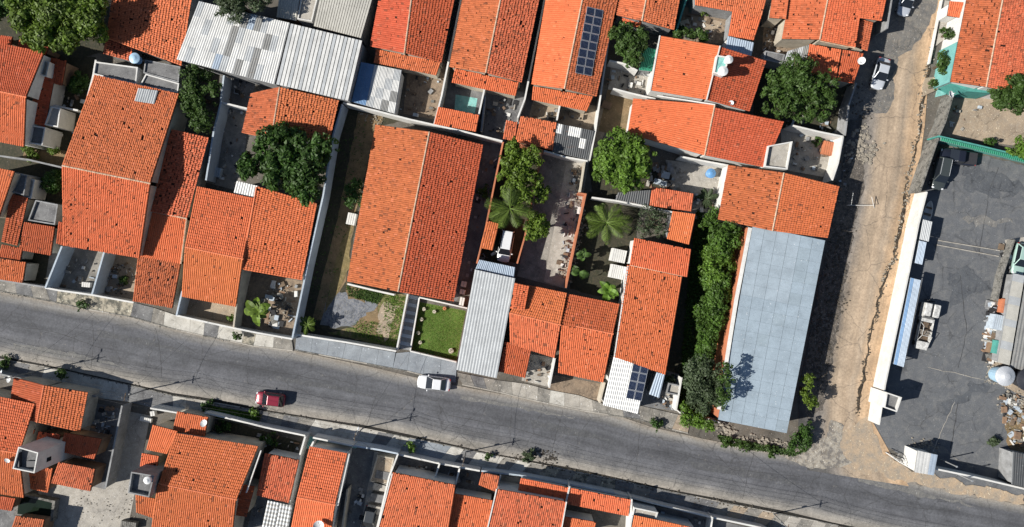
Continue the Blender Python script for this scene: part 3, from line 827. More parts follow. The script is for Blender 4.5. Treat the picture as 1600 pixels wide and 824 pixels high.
sheet('asphalt_patch', [(1398,-60),(1478,-60),(1466,10),(1452,38),(1436,60),(1424,76),(1405,88),(1398,120),(1400,150),(1384,178),(1352,176),(1322,196),(1332,130),(1358,68),(1386,0)],
      surf('lane_asphalt', (.20,.19,.175), (.11,.11,.11), (.27,.24,.20), scale=.45, contrast=.3, speck=.6, crack=.3, bump=.5), z=.066, rag=.45)
sheet('asphalt_patch', [(1330,225),(1352,262),(1350,300),(1340,330),(1330,380),(1322,440),(1310,500),(1302,560),(1292,600),(1285,640),(1262,655),(1255,600),(1275,470),(1300,360),(1312,290),(1322,230)],
      surf('churned_asphalt', (.13,.115,.10), (.06,.056,.052), (.22,.185,.15), scale=1.3, contrast=.15, speck=.9, crack=.8, bump=1.0), z=.068, rag=.5)
gl = [(x, y+1) for x, y in LO]; 
ribbon_mesh('gutter', [(x+.3, y-2.3-1.2*math.sin(i*1.7)) for i, (x, y) in enumerate(LO)], [(x, y+2.2) for x, y in LO], surf('gutter_dirt_kerb_shadow', (.02,.018,.016), (.06,.055,.045), (.03,.03,.025), scale=1.2, contrast=.12, pos=.6), .058, sub=4)  # gutter dirt, coloured near black and widened to hold the kerb's shadow
sheet('sand_drift', [(1290,718),(1300,690),(1355,650),(1375,700),(1405,728),(1460,742),(1540,762),(1600,775),(1600,790),(1500,772),(1420,752),(1340,738)],
      surf('orange_sand', (.45,.34,.235), (.30,.265,.22), (.36,.29,.21), scale=.8, contrast=.2, speck=.5, bump=.6), z=.072, rag=.7)
sheet('broken_concrete_apron', [(1222,712),(1262,698),(1290,684),(1300,655),(1320,665),(1312,700),(1330,722),(1300,735),(1262,730)],
      surf('cracked_apron', (.38,.35,.30), (.17,.16,.15), (.28,.23,.17), scale=1.2, contrast=.12, crack=.9, speck=.6, bump=.8), z=.078, rag=.4)

sheet('asphalt_yard', [(1470,232),(1620,262),(1680,800),(1460,745),(1372,690),(1362,640),(1380,560),(1445,300)],
      surf('yard_asphalt', (.145,.152,.162), (.095,.10,.11), (.19,.19,.188), scale=.3, contrast=.5, speck=.2, crack=.28, bump=.5), rag=.35)
# yards: outline, kind
YARDS = [
 ([(-60,60),(150,90),(150,230),(90,420),(70,450),(-60,430)],'soil_shade'), ([(150,95),(290,130),(285,160),(150,125)],'grey'),  # first outline: earth toned dark for the deep courtyard shade
 ([(40,228),(105,236),(98,262),(35,250)],'dirt'), ([(345,160),(388,170),(378,300),(320,285)],'concrete'), ([(344,118),(400,132),(386,168),(344,158)],'grey'),
 ([(80,380),(215,400),(209,470),(70,447)],'concrete'), ([(160,395),(215,402),(209,470),(145,458)],'tan'), ([(284,462),(372,476),(366,512),(276,492)],'tan'),
 ([(372,422),(475,440),(455,528),(366,512)],'brown'), ([(538,168),(640,186),(590,200),(560,330),(541,440),(640,462),(622,545),(460,520)],'soil_shade'),
 ([(560,175),(600,182),(585,215),(556,330),(540,440),(505,500),(488,500),(530,330)],'dirt'), ([(512,462),(560,452),(588,464),(592,495),(560,512),(500,508)],'gravel'),
 ([(588,455),(640,462),(624,545),(510,520),(560,510),(592,495)],'grass'), ([(655,472),(728,486),(713,564),(641,548)],'lawn'), ([(755,215),(785,222),(745,412),(708,480),(700,470)],'grey'),
 ([(785,224),(848,236),(812,412),(748,408)],'soil_shade'), ([(848,236),(920,252),(886,452),(808,432)],'concrete'), ([(888,240),(920,252),(886,452),(850,440)],'pale'),
 ([(920,300),(1000,310),(990,420),(965,470),(890,452)],'soil_shade'), ([(860,585),(950,602),(940,628),(856,608)],'brown'), ([(822,552),(866,560),(858,605),(815,595)],'pale'),
 ([(1080,300),(1170,350),(1125,660),(1062,645),(1040,590)],'soil_shade'), ([(1010,570),(1062,585),(1055,642),(1000,635)],'grey'),
 ([(640,80),(720,100),(695,190),(630,178)],'brown'), ([(700,120),(850,150),(830,230),(690,200)],'grey'), ([(712,148),(746,154),(742,178),(710,172)],'teal'),
 ([(835,150),(960,170),(930,245),(815,225)],'tan'), ([(955,100),(1015,110),(1010,150),(950,140)],'pale'), ([(950,140),(1000,150),(980,215),(935,205)],'dirt'),
 ([(1040,10),(1145,15),(1135,70),(1035,60)],'brown'), ([(1080,24),(1128,34),(1110,66),(1075,55)],'tan'), ([(1195,20),(1225,30),(1262,70),(1262,95),(1190,85)],'brown'), ([(920,250),(1065,265),(1060,345),(925,300)],'soil_shade'),
 ([(1040,250),(1140,262),(1125,345),(1060,340)],'pale'), ([(1220,195),(1320,215),(1305,280),(1222,265)],'pale'), ([(1170,95),(1335,125),(1322,215),(1180,195)],'soil_shade'),  # last outline: floor darkened in colour for shade below the broad tree
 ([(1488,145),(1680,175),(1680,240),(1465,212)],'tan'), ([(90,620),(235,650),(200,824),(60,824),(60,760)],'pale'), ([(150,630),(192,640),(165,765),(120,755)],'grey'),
 ([(345,655),(470,690),(450,720),(340,700)],'soil_shade'), ([(478,680),(560,698),(540,712),(475,700)],'teal'), ([(550,700),(590,706),(575,840),(520,840)],'grey'),
 ([(585,706),(625,712),(610,840),(560,840)],'pale'), ([(625,712),(760,738),(750,770),(615,745)],'grey'), ([(760,738),(960,772),(960,800),(770,770)],'pale'),
 ([(990,780),(1190,830),(1150,870),(980,850)],'grey'), ([(0,770),(60,780),(50,850),(-30,850)],'grey'), ([(400,770),(460,780),(450,850),(380,850)],'grey'),
 ([(500,-40),(590,-40),(560,160),(490,20)],'grey'), ([(-60,-40),(175,-40),(165,80),(110,95),(30,75),(-60,55)],'soil_shade'),]  # last outline: dark sheet painted as the shade behind the big corner tree
for i, (p, k) in enumerate(YARDS): sheet('yard_floor', p, G[k], z=.004+.0006*i, rag=.15 if k in ('soil_shade','dirt','grass','gravel') else 0)
sheet('concrete_pad', [(1570,375),(1640,365),(1640,430),(1578,425)], G['pale'], z=.05)
sheet('concrete_pad', [(1548,560),(1620,575),(1640,640),(1560,600)], G['tan'], z=.051, rag=.2)
sheet('earth_strip', [(1570,650),(1600,632),(1640,700),(1590,720),(1575,690)], G['dirt'], z=.047, rag=.4)

def sliver(name, pts, wd, mat, z, rag=.12):
    a = [(x, y-wd*(.5+.4*math.sin(i*2.3))) for i, (x, y) in enumerate(pts)]; b = [(x+wd*.2, y+wd*(.5+.4*math.sin(i*1.7+1))) for i, (x, y) in enumerate(pts)]
    return sheet(name, a+b[::-1], mat, z=z, rag=rag)
def crack(name, pts, wd, mat, z):
    P = []
    for i in range(len(pts)-1):
        for k in range(6): t = k/6; P.append((pts[i][0]*(1-t)+pts[i+1][0]*t+random.uniform(-1,1), pts[i][1]*(1-t)+pts[i+1][1]*t+random.uniform(-1,1)))
    P.append(pts[-1]); d = (pts[-1][0]-pts[0][0], pts[-1][1]-pts[0][1]); l = math.hypot(*d); n = (-d[1]/l, d[0]/l)
    a = [(x+n[0]*wd*random.uniform(.2,.8), y+n[1]*wd*random.uniform(.2,.8)) for x, y in P]; b = [(x-n[0]*wd*random.uniform(.2,.8), y-n[1]*wd*random.uniform(.2,.8)) for x, y in P]
    vs = [at(*p, z) for p in a+b]; m = len(P); fs = [(i, i+1, m+i+1, m+i) for i in range(m-1)]
    if (vs[1]-vs[0]).cross(vs[m]-vs[0]).z < 0: fs = [f[::-1] for f in fs]
    return tag(mesh_obj(name, vs, fs, mat), kind='structure')
TAR = surf('tar_filled_crack', (.05,.05,.052), (.08,.08,.08), scale=2, bump=0); PATCH = surf('darker_asphalt_patch', (.105,.108,.116), (.07,.072,.078), (.14,.14,.14), scale=.9, speck=.4)
PATL = surf('lighter_asphalt_patch', (.18,.178,.172), (.12,.12,.122), (.24,.23,.21), scale=.9, speck=.6)
for k, p in enumerate([[(588,618),(581,640),(573,664)],[(1002,655),(998,690),(994,735)],[(243,512),(250,545),(252,590)],[(143,500),(147,530),(142,575)],[(390,545),(385,575),(388,600)],[(880,640),(868,680),(862,715)],[(1178,706),(1168,745),(1160,780)],
                        [(300,560),(400,575),(520,598)],[(700,650),(800,668),(905,700)],[(1050,705),(1150,735),(1250,745)],[(20,510),(90,520),(160,545)],[(1340,760),(1400,790),(1500,800)]]): crack('road_crack', p, .55, TAR, .0575)
sliver('asphalt_patch', [(150,520),(215,533),(300,553)], 7, PATCH, .0565, .3); sliver('asphalt_patch', [(830,660),(900,676),(960,690)], 8, PATCH, .0565, .3)
sliver('asphalt_patch', [(1080,725),(1180,742),(1260,760)], 9, PATCH, .0565, .3); sliver('asphalt_patch', [(430,590),(520,605),(590,622)], 6, PATCH, .0565, .3)
sliver('asphalt_patch', [(1340,748),(1440,772),(1520,792)], 6, PATL, .0565, .4); sliver('asphalt_patch', [(20,540),(110,556),(200,575)], 7, PATL, .0565, .4); sliver('asphalt_patch', [(720,620),(800,634),(900,655)], 5, PATL, .0565, .4)
YD = surf('dark_yard_asphalt', (.105,.113,.125), (.075,.082,.094), (.14,.145,.15), scale=.5, speck=.3, crack=.5)
YL = surf('dusty_yard_asphalt', (.20,.195,.185), (.14,.142,.145), (.27,.25,.22), scale=.5, speck=.7, crack=.4)
sliver('asphalt_patch', [(1480,450),(1510,440),(1545,450)], 35, YD, .033, .9); sliver('asphalt_patch', [(1500,270),(1550,290),(1600,290)], 26, YD, .034, .9)
sliver('asphalt_patch', [(1400,715),(1460,700),(1530,735)], 9, YL, .036, .8)
sliver('asphalt_patch', [(1505,340),(1540,350),(1580,345)], 12, YL, .037, 1.0); sliver('asphalt_patch', [(1470,640),(1520,610),(1555,600)], 14, YD, .038, .9)
crack('yard_crack', [(1458,706),(1472,672),(1492,628)], .9, G['pale'], .0455); crack('yard_crack', [(1486,700),(1492,660),(1496,630)], .7, TAR, .0456); crack('yard_crack', [(1450,575),(1500,585),(1560,600)], .8, G['pale'], .0457)
crack('yard_crack', [(1500,430),(1510,520),(1497,575)], .6, TAR, .0458); crack('yard_crack', [(1530,400),(1545,300),(1560,262)], .5, TAR, .0459)
sheet('gravel_patch', [(512,465),(535,455),(560,462),(575,480),(560,505),(520,512),(505,500)], surf('light_gravel', (.20,.212,.24), (.10,.11,.13), (.32,.31,.29), scale=1.3, contrast=.15, bump=.9), z=.034, rag=.6)
sheet('earth_patch', [(540,442),(575,450),(568,470),(545,466)], G['dirt'], z=.0355, rag=.4); sheet('earth_patch', [(570,495),(590,480),(602,500),(590,525),(560,520),(545,508)], G['dirt'], z=.036, rag=.6); sheet('earth_patch', [(600,470),(628,480),(615,500),(603,530),(590,515)], G['tan'], z=.038, rag=.8)
sheet('earth_patch', [(550,350),(545,420),(528,455),(505,490),(520,430),(535,370)], surf('olive_earth', (.21,.16,.07), (.12,.10,.045), (.30,.23,.12), scale=.8, contrast=.2, bump=.6), z=.0345, rag=.3)
# pavements as slabs with a kerb step
def pavement(name, inner, outer, mats, z=.13):
    c = at(*inner[0], 0); o = empty(name, c, None, None); o['kind'] = 'structure'
    k = 0
    for i in range(len(inner)-1):
        n = max(1, int(round(math.dist(inner[i], inner[i+1])/24)))
        for j in range(n):
            t0, t1 = j/n, (j+1)/n
            P = [at(*inner[i], z).lerp(at(*inner[i+1], z), t0), at(*inner[i], z).lerp(at(*inner[i+1], z), t1),
                 at(*outer[i], z).lerp(at(*outer[i+1], z), t1), at(*outer[i], z).lerp(at(*outer[i+1], z), t0)]
            P = shrink(P, .012); dz = random.uniform(-.012, .012)
            MB().prism([(p.x, p.y) for p in P], 0, z+dz).build('paving_slab', mats[i] if not isinstance(mats[i], (list, tuple)) else mats[i][j % len(mats[i])], o)
        a, b = at(*outer[i], 0), at(*outer[i+1], 0); d = (b-a); nn = Vector((-d.y, d.x, 0)).normalized()*.09
        cc = at(*inner[i], 0); nn = nn if nn.dot(a-cc) > 0 else -nn
        nk = max(1, int(d.length/2.4))
        for j in range(nk):
            q = [a.lerp(b, j/nk+.004), a.lerp(b, (j+1)/nk-.004)]
            MB().prism([(q[0].x, q[0].y), (q[1].x, q[1].y), (q[1].x+nn.x*1.6, q[1].y+nn.y*1.6), (q[0].x+nn.x*1.6, q[0].y+nn.y*1.6)], 0, z+random.uniform(-.015, .006)).build('kerb_stone', W['dark'] if random.random() < .5 else G['pale'], o)
    return o
PX = G['whitish']
PG, PP, PW, PB, PT, PD = G['grey'], G['concrete'], G['pale'], surf('bluish_pavement', (.30,.33,.36), (.20,.22,.245), (.26,.28,.3), scale=.5, speck=.1), G['tan'], surf('mottled_pavement', (.42,.38,.30), (.10,.10,.085), (.28,.25,.2), scale=1.1, contrast=.12, speck=.6)
pavement('pavement', [(-60,425),(0,438),(71,450),(90,454),(143,461),(209,473),(240,481),(275,493),(320,503),(365,513),(400,522),(456,531)],
         [(-60,441),(0,454),(78,469),(88,472),(140,483),(204,494),(236,503),(275,514),(318,524),(360,532),(396,540),(458,547)],
         [PP,[PP,PG],PG,PD,PD,[PG,PP],[PP,PX],PX,[PG,PX],[PX,PD],[PX,PP]])
pavement('pavement', [(463,523),(540,537),(618,551)], [(461,546),(535,560),(614,575)], [PB,PB])
pavement('pavement', [(619,552),(640,550),(714,566)], [(614,575),(636,579),(712,598)], [PB,PB])
pavement('pavement', [(714,582),(776,594),(822,600),(860,610),(905,618),(945,632),(1000,648)], [(722,600),(780,612),(822,622),(858,630),(905,640),(950,647),(1000,655)], [[PP,PG],[PP,PW],[PW,PP],[PX,PW],[PW,PP],[PP,PG]])
pavement('pavement', [(1000,634),(1060,648),(1080,652)], [(1000,655),(1050,670),(1075,676)], [PP,PT])
pavement('pavement', [(-60,582),(0,590),(60,606),(120,618),(200,628),(270,645),(330,655),(415,668),(477,680),(552,695),(620,708),(685,723),(750,735),(812,741),(890,754),(960,768),(1035,790),(1110,805),(1195,823),(1300,850)],
         [(-60,545),(0,562),(70,574),(130,587),(200,602),(270,619),(335,630),(420,645),(492,657),(568,670),(640,685),(705,698),(765,711),(830,724),(900,738),(962,750),(1048,769),(1125,785),(1215,803),(1310,822)],
         [PG,[PP,PG],PX,PX,PG,[PX,PW],PG,[PP,PG],PX,[PX,PG],PB,[PX,PG],[PX,PP],[PP,PD],[PD,PP],[PG,PP],PG,[PP,PT],[PP,PW]])
sheet('grass_strip', [(330,634),(410,648),(404,664),(330,652)], G['grass'], z=.16)

# ================================================================ BUILDINGS
V_ = dict
Q = lambda *a: [(a[i], a[i+1]) for i in range(0, 8, 2)]
house('gabled orange house at left edge below the big tree, with shaded red lean-to', [
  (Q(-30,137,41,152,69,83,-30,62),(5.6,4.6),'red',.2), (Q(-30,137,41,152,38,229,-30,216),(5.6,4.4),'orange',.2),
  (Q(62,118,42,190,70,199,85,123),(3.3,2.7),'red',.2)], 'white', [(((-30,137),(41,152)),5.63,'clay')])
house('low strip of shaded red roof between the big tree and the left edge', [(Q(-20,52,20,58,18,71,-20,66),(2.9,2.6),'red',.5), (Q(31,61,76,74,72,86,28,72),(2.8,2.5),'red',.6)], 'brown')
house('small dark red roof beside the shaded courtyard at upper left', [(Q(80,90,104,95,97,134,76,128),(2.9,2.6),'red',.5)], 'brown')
house('big left house with broad double roof, grey translucent sheet near its back edge', [
  (Q(97,259,235,287,280,148,148,118),(5.6,3.8),'worn',.75), (Q(97,259,235,287,218,403,99,383),(5.6,3.9),'orange',.45),
  (Q(268,202,232,330,292,342,326,215),(3.5,3.0),'old',.9), (Q(231,329,292,342,283,412,218,400),(3.1,2.9),'fresh',.15),
  (Q(216,398,283,411,270,481,208,470),(2.85,2.5),'old',.8), (Q(92,346,104,350,102,384,88,380),(2.8,2.6),'red',.4)], 'cream',
  [(((97,259),(235,287)),5.63), (((231,329),(292,342)),3.12), (((292,342),(283,412)),(3.1,2.92))])
sheets(quad3(Q(216,138,247,142,241,163,210,158),(4.08,4.22)), bpy.data.objects['tiled_house.003'], lambda i,j: 'light', 3, 1, .25)
house('house with fresh front roof and pale tiles, between big left house and leafy street lot', [
  (Q(289,386,380,405,399,311,308,292),(4.3,3.3),'orange',.2), (Q(289,386,380,405,369,479,284,463),(4.3,3.2),'fresh',.12),
  (Q(402,291,376,421,471,438,495,318),(3.9,3.1),'orange',.3)], 'cream', [(((289,386),(380,405)),4.33,'clay'), (((401,292),(378,420)),3.95,'clay')])
house('spotted gabled roof with white ridge, just below the ribbed metal shed', [
  (Q(437,136,424,218,379,208,393,146),(4.4,3.5),'old',.8), (Q(437,136,424,218,514,222,529,157),(4.4,3.3),'worn',.7)], 'grey', [(((437,136),(424,218)),4.43)])
house('reddish roof partly shaded by the big tree, left of the white metal sheds', [
  (Q(180,-40,166,60,283,103,305,-40),(4.2,3.4),'worn',.5), (Q(168,55,160,84,205,96,207,70),(3.0,2.7),'old',.8)], 'grey')
house('top gabled house with front tile strip, right next to the blue-striped white shed', [
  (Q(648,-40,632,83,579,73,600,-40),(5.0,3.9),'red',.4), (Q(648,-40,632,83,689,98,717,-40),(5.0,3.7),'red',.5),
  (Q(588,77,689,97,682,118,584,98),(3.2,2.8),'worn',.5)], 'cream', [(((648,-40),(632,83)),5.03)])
house('top gabled house with heavily spotted left slope, between two narrow dark alleys', [
  (Q(790,-40,759,114,703,105,731,-40),(5.0,3.8),'worn',.9), (Q(790,-40,759,114,814,129,850,-40),(5.0,3.8),'old',.75),
  (Q(711,107,811,129,806,150,706,129),(3.2,2.8),'orange',.8)], 'cream', [(((790,-40),(759,114)),5.03,'cream')])
hs = house('top gabled house carrying the long column of sixteen solar panels', [
  (Q(918,-40,882,139,831,132,860,-40),(5.0,3.8),'fresh',.15), (Q(918,-40,882,139,931,151,973,-40),(5.0,3.8),'old',.6),
  (Q(833,135,927,151,917,174,831,156),(3.2,2.8),'orange',.6)], 'cream', [(((918,-40),(882,139)),5.03)])
panel_array('tall array of sixteen dark panels in two columns on the top gabled roof', Q(917,11,943,17,924,120,898,115), (4.80,4.18,4.18,4.80), 2, 8)
house('small back roof below the turquoise yard floor', [(Q(685,167,749,180,744,206,678,194),(2.9,2.6),'orange',.5)], 'brown')
house('small back roof right of the narrow ribbed yard, under the solar panel house', [(Q(814,181,870,192,864,235,805,221),(2.9,2.5),'worn',.6), (Q(791,188,809,191,805,221,786,217),(2.6,2.4),'old',.5)], 'brown')
house('long central house beside the lawn, pale spotted left slope and deep red right slope', [
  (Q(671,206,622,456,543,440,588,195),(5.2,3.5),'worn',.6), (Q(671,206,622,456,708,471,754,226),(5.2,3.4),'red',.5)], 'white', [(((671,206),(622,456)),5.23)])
house('small tiled carport roof beside the parked white SUV', [(Q(761,345,780,350,770,391,750,387),(2.6,2.4),'orange',.3)], 'brown')
house('house beside long metal roof with raised small roof piece and front projection', [
  (Q(804,442,797,482,819,485,826,447),(4.3,4.0),'orange',.3), (Q(796,489,876,508,886,459,824,446),(3.7,3.2),'orange',.3),
  (Q(796,490,876,509,867,559,797,537),(3.7,3.1),'worn',.45), (Q(789,534,831,543,821,590,779,580),(3.0,2.6),'red',.5)], 'white', [(((796,489),(876,508)),3.74,'clay')])
house('house with a dark shaded left strip, between front-projection house and solar-fronted house', [
  (Q(877,508,958,522,968,476,887,460),(3.5,2.9),'red',.3), (Q(877,508,958,522,943,597,872,582),(3.5,2.8),'orange',.6)], 'cream', [(((900,510),(958,522)),3.53,'clay')])
house('long narrow orange house behind the white metal porch with eight solar panels', [
  (Q(991,372,1080,390,1074,433,984,414),(3.9,4.2),'orange',.2), (Q(980,414,1066,433,1040,585,959,557),(4.1,3.5),'orange',.6)], 'white',
  [(((984,414),(1066,431)),4.13)], verge=[(((981,416),4.1),((960,557),3.52),'white')])
house('small smooth bright roof next to the round grey-green tree', [(Q(1051,330,1087,335,1077,382,1042,373),(3.6,3.3),'fresh',.05)], 'grey')
house('small ribbed roof below the white patio with the blue barrel', [(Q(1019,292,1084,303,1080,331,1015,321),(3.0,2.7),'old',.3)], 'grey')
house('bright smooth roof with deep red right slope carrying two white tanks', [
  (Q(1125,72,1104,156,1016,141,1031,56),(6.3,5.4),'fresh',.04), (Q(1125,73,1104,156,1170,174,1196,95),(6.2,4.6),'red',.2)], 'white', [],
  verge=[(((1125,72),6.35),((1104,156),6.35),'white'), (((1031,56),5.45),((1016,141),5.45),'white')])
house('bright smooth roof shaded by leafy tree, with ribbed red right half beside a white terrace', [
  (Q(1117,164,1101,243,981,209,990,154),(4.9,3.8),'fresh',.05), (Q(1115,168,1102,243,1195,262,1224,190),(4.9,4.1),'red',.1)], 'white', [(((1117,164),(1101,243)),4.93)],
  verge=[(((1027,150),4.2),((1117,164),4.95),'white')])
house('gabled house directly above the large pale blue warehouse roof', [
  (Q(1225,270,1207,361,1122,343,1138,258),(4.9,3.8),'worn',.5), (Q(1225,270,1207,361,1292,372,1310,291),(4.9,3.8),'orange',.3)], 'white', [(((1225,270),(1207,361)),4.93)])
house('gabled top house above the small dark green tree, short roof corner cut', [
  (Q(1017,-40,1003,33,963,24,975,-40),(4.4,3.6),'worn',.7), (Q(1017,-40,1003,33,1052,47,1068,-40),(4.4,3.4),'worn',.7), (Q(972,27,1002,34,1000,44,970,36),(2.9,2.7),'orange',.4)], 'grey', [(((1017,-40),(1003,33)),4.43)])
house('top house with ragged roof over the brown patio, right leg reaching down', [
  (Q(1085,-20,1203,-20,1190,26,1086,8),(4.0,3.4),'worn',.8), (Q(1145,14,1190,26,1178,63,1138,56),(3.5,3.0),'orange',.6)], 'grey')
house('wide top house with three orange slopes by the side lane', [
  (Q(1237,-40,1228,30,1202,28,1212,-40),(4.2,3.8),'worn',.6), (Q(1301,-40,1281,62,1222,61,1240,-40),(4.7,3.8),'worn',.6),
  (Q(1301,-40,1281,63,1335,74,1352,-40),(4.7,3.9),'orange',.5), (Q(1346,-40,1340,28,1376,33,1392,-40),(4.0,3.5),'orange',.4),
  (Q(1345,30,1333,72,1354,80,1363,35),(3.2,2.8),'old',.6)], 'cream', [(((1301,-40),(1281,62)),4.73), (((1281,64),(1335,75)),(3.9,3.9),'cream')])
house('orange house with dish on its corner above the pine-like tree', [
  (Q(1265,69,1315,78,1306,126,1258,114),(3.6,3.3),'orange',.3), (Q(1317,78,1350,83,1334,131,1308,126),(3.6,3.1),'red',.3)], 'cream')
house('large spotted gabled house in top right corner with turquoise facade', [
  (Q(1574,-40,1541,136,1485,128,1518,-40),(5.0,3.9),'old',.85), (Q(1574,-40,1541,136,1640,156,1670,-40),(5.0,3.6),'old',.7)], 'white', [(((1574,-40),(1541,136)),5.03)])
house('tiny roof beside the white entrance strip in the top right corner', [(Q(1484,2,1508,4,1500,28,1480,25),(3.0,2.7),'orange',.2)], 'white')
# left mid cluster under the shaded terraces
house('left-edge house with bright gable and dark shaded lean-to roofs stepping down', [
  (Q(-40,255,23,268,-2,342,-40,340),(4.9,3.9),'orange',.2), (Q(17,303,2,378,27,384,44,309),(3.2,2.8),'red',.2),
  (Q(38,347,86,355,80,399,30,390),(2.8,2.5),'red',.3), (Q(3,382,36,388,32,408,-2,402),(2.6,2.4),'red',.3), (Q(-40,398,41,410,36,442,-40,430),(2.8,2.5),'orange',.3)], 'cream')
# bottom left
house('bottom left orange gabled house at the frame edge, left of the tall water tower', [
  (Q(-40,697,30,709,55,632,-40,612),(4.9,3.9),'orange',.2), (Q(-40,697,30,709,38,777,-40,765),(4.9,4.0),'orange',.2)], 'cream', [(((-40,697),(30,709)),4.93,'clay')])
house('gabled roof half in shade at the street corner behind the pole cables', [
  (Q(69,602,58,660,14,650,23,590),(3.9,3.1),'red',.2), (Q(69,602,58,660,125,675,137,613),(3.9,3.1),'orange',.3)], 'cream', [(((69,602),(58,660)),3.93,'clay')])
house('dark maroon shaded roof beside the grey driveway wall', [(Q(101,676,159,686,148,717,93,705),(2.9,2.6),'red',.3), (Q(60,674,95,679,90,698,56,692),(2.8,2.6),'red',.4)], 'brown')
house('ragged spotted roof over the beige yard, right of the tall water tower', [(Q(92,722,149,733,142,767,80,754),(2.9,2.5),'old',.6), (Q(44,729,83,732,76,769,38,761),(2.9,2.5),'orange',.5), (Q(42,668,55,671,46,696,36,692),(2.7,2.5),'old',.4)], 'brown')
house('low ribbed roof in the bottom left corner next to the dark cistern', [(Q(25,806,70,812,62,850,12,845),(2.6,2.4),'old',.4), (Q(-20,772,25,779,19,798,-20,792),(2.7,2.5),'red',.4)], 'brown')
house('big bottom house with notch in its right slope, next to the spotted side roof', [
  (Q(248,756,370,781,404,698,274,677),(4.9,4.1),'orange',.25), (Q(246,757,369,782,362,850,236,830),(4.9,4.0),'orange',.35),
  (Q(378,757,365,805,385,808,398,760),(3.5,3.2),'red',.2), (Q(239,664,278,674,262,709,229,702),(3.6,3.3),'fresh',.05),
  (Q(222,708,249,713,245,733,219,728),(3.0,2.8),'orange',.3), (Q(212,773,246,780,240,809,213,800),(3.0,2.8),'orange',.3),
  (Q(277,643,326,652,320,683,270,672),(3.1,2.9),'orange',.2)], 'cream', [(((248,756),(370,781)),4.93,'clay'), ], verge=[(((408,704),4.1),((385,770),4.1),'white')])
house('spotted low roof half in shadow, right of the notched big roof', [(Q(414,708,468,719,452,785,401,773),(3.1,2.7),'old',.8)], 'white')
house('narrow bright gabled house with white side parapets, left of the dark driveway', [
  (Q(464,777,524,789,543,709,484,698),(4.8,3.9),'orange',.1), (Q(464,777,524,789,515,850,452,840),(4.8,3.9),'fresh',.1)], 'white', [(((464,777),(524,789)),4.83,'clay')],
  verge=[(((546,709),4.0),((528,790),4.6),'white')])
house('single slope ribbed roof at bottom centre beside the stepped path', [(Q(614,738,712,758,697,850,586,838),(4.2,3.5),'worn',.6)], 'white', verge=[(((613,740),4.2),((588,836),3.6),'white')])
house('low roof in shade between two ribbed roofs at the bottom centre', [(Q(708,771,770,782,758,850,692,840),(3.0,2.7),'orange',.4)], 'white')
house('ribbed roof with sooty streaks at the bottom, below the small front strips', [(Q(776,764,885,784,873,850,758,840),(4.3,3.7),'old',.5)], 'white', verge=[(((885,784),4.35),((874,845),3.8),'white'), (((776,764),4.35),((759,838),3.8),'white')])
house('left long low strip roof along the lower pavement', [(Q(814,747,889,762,885,785,809,768),(2.9,2.6),'orange',.4)], 'white')
house('right long low strip roof along the lower pavement with shaded back', [(Q(890,762,986,781,982,806,886,787),(2.9,2.6),'orange',.4)], 'white')
house('small low roof behind the strip roofs at the bottom edge', [(Q(881,807,932,816,924,845,872,838),(3.2,2.9),'orange',.2)], 'white')
house('bright orange roof cut by the bottom frame edge, under the white curved slab', [(Q(991,805,1090,826,1082,870,982,855),(3.8,3.4),'fresh',.2)], 'white', verge=[(((988,806),3.85),((980,850),3.5),'white')])
house('tiny half-collapsed tile roof in the narrow front yard, lower centre', [(Q(753,738,781,744,776,768,748,757),(2.6,2.3),'old',.9)], 'grey')

# sheds
mix1 = lambda i, j: ('grey' if (i*7+j*5) % 11 in (3, 8, 5) and 5 <= i <= 11 else 'light' if (i+j*3) % 5 == 0 else 'blue' if (i, j) in ((8,0),(5,3)) else 'white')
shed('large white shed roof patched with grey and clear sheets, under the grey-green tree', Q(311,2,453,36,429,132,276,93), (4.6,4.3), mix1, 14, 4, 'grey')
shed('ribbed pale metal roof right of the patched white roof', Q(454,37,566,64,544,158,431,132), (4.9,4.5), lambda i, j: 'white' if i % 3 else 'light', 20, 1, 'grey', flat=True, gap=.07, jitter=.01, joint=BLACK)
shed('ribbed beige metal roof at the top edge', Q(508,-40,590,-30,564,60,490,41), (4.4,4.1), 'beige', 20, 2, 'grey', flat=True, gap=.05, jitter=.01, joint=surf('brown_joint', (.12,.10,.07)))
shed('low shed with a blue left strip and patched white sheets', Q(564,97,628,110,617,178,549,159), (2.9,2.7), lambda i, j: 'skyblue' if i < 2 else ('grey' if (i, j) in ((5,2),(4,3)) else 'light' if (i+j) % 4 == 1 else 'white'), 6, 4, 'white', pitch=.2)
shed('brown rusty lean-to at the top beside the white slab', Q(438,-20,470,-12,463,33,432,27), (3.0,2.8), 'beige', 3, 2, 'brown')
shed('long pale metal roof crossing from the SUV yard to the street', Q(742,421,805,435,776,591,713,578), (3.7,3.3), 'light', 7, 3, 'orange', pitch=.36, amp=.02)
shed('short blue sheet roof piece at the back end of the long pale roof', Q(749,406,805,418,803,434,743,420), (3.2,3.3), 'blue', 7, 1, 'orange', pitch=.24)
shp = shed('white metal porch roof at the street holding eight solar panels', Q(959,557,1014,569,997,647,942,633), (3.3,2.9), 'white', 6, 1, 'white', pitch=.24, amp=.05, open_=False)
panel_array('compact array of eight dark panels on the white street porch', Q(989,566,1014,571,1002,627,977,622), (3.32,3.3,3.05,3.05), 2, 4, lift=.16)
shed('pale blue warehouse with flat panel joints, largest metal roof beside dirt road', Q(1176,353,1289,376,1229,677,1122,656), (4.4,4.0), lambda i, j: ('pb2' if j < 6 and i < 4 else 'pb3' if (i*2+j) % 13 == 0 or (j in (1,2,3) and i == 4) else 'pblue'), 6, 17, 'orange', flat=True, name='warehouse', cat='warehouse', gap=.03, jitter=.004)
shed('small white sheet cover next to the dense tree, behind the light orange roofs', Q(370,283,404,291,400,310,365,302), (3.1,3.0), 'white', 3, 1, 'white')
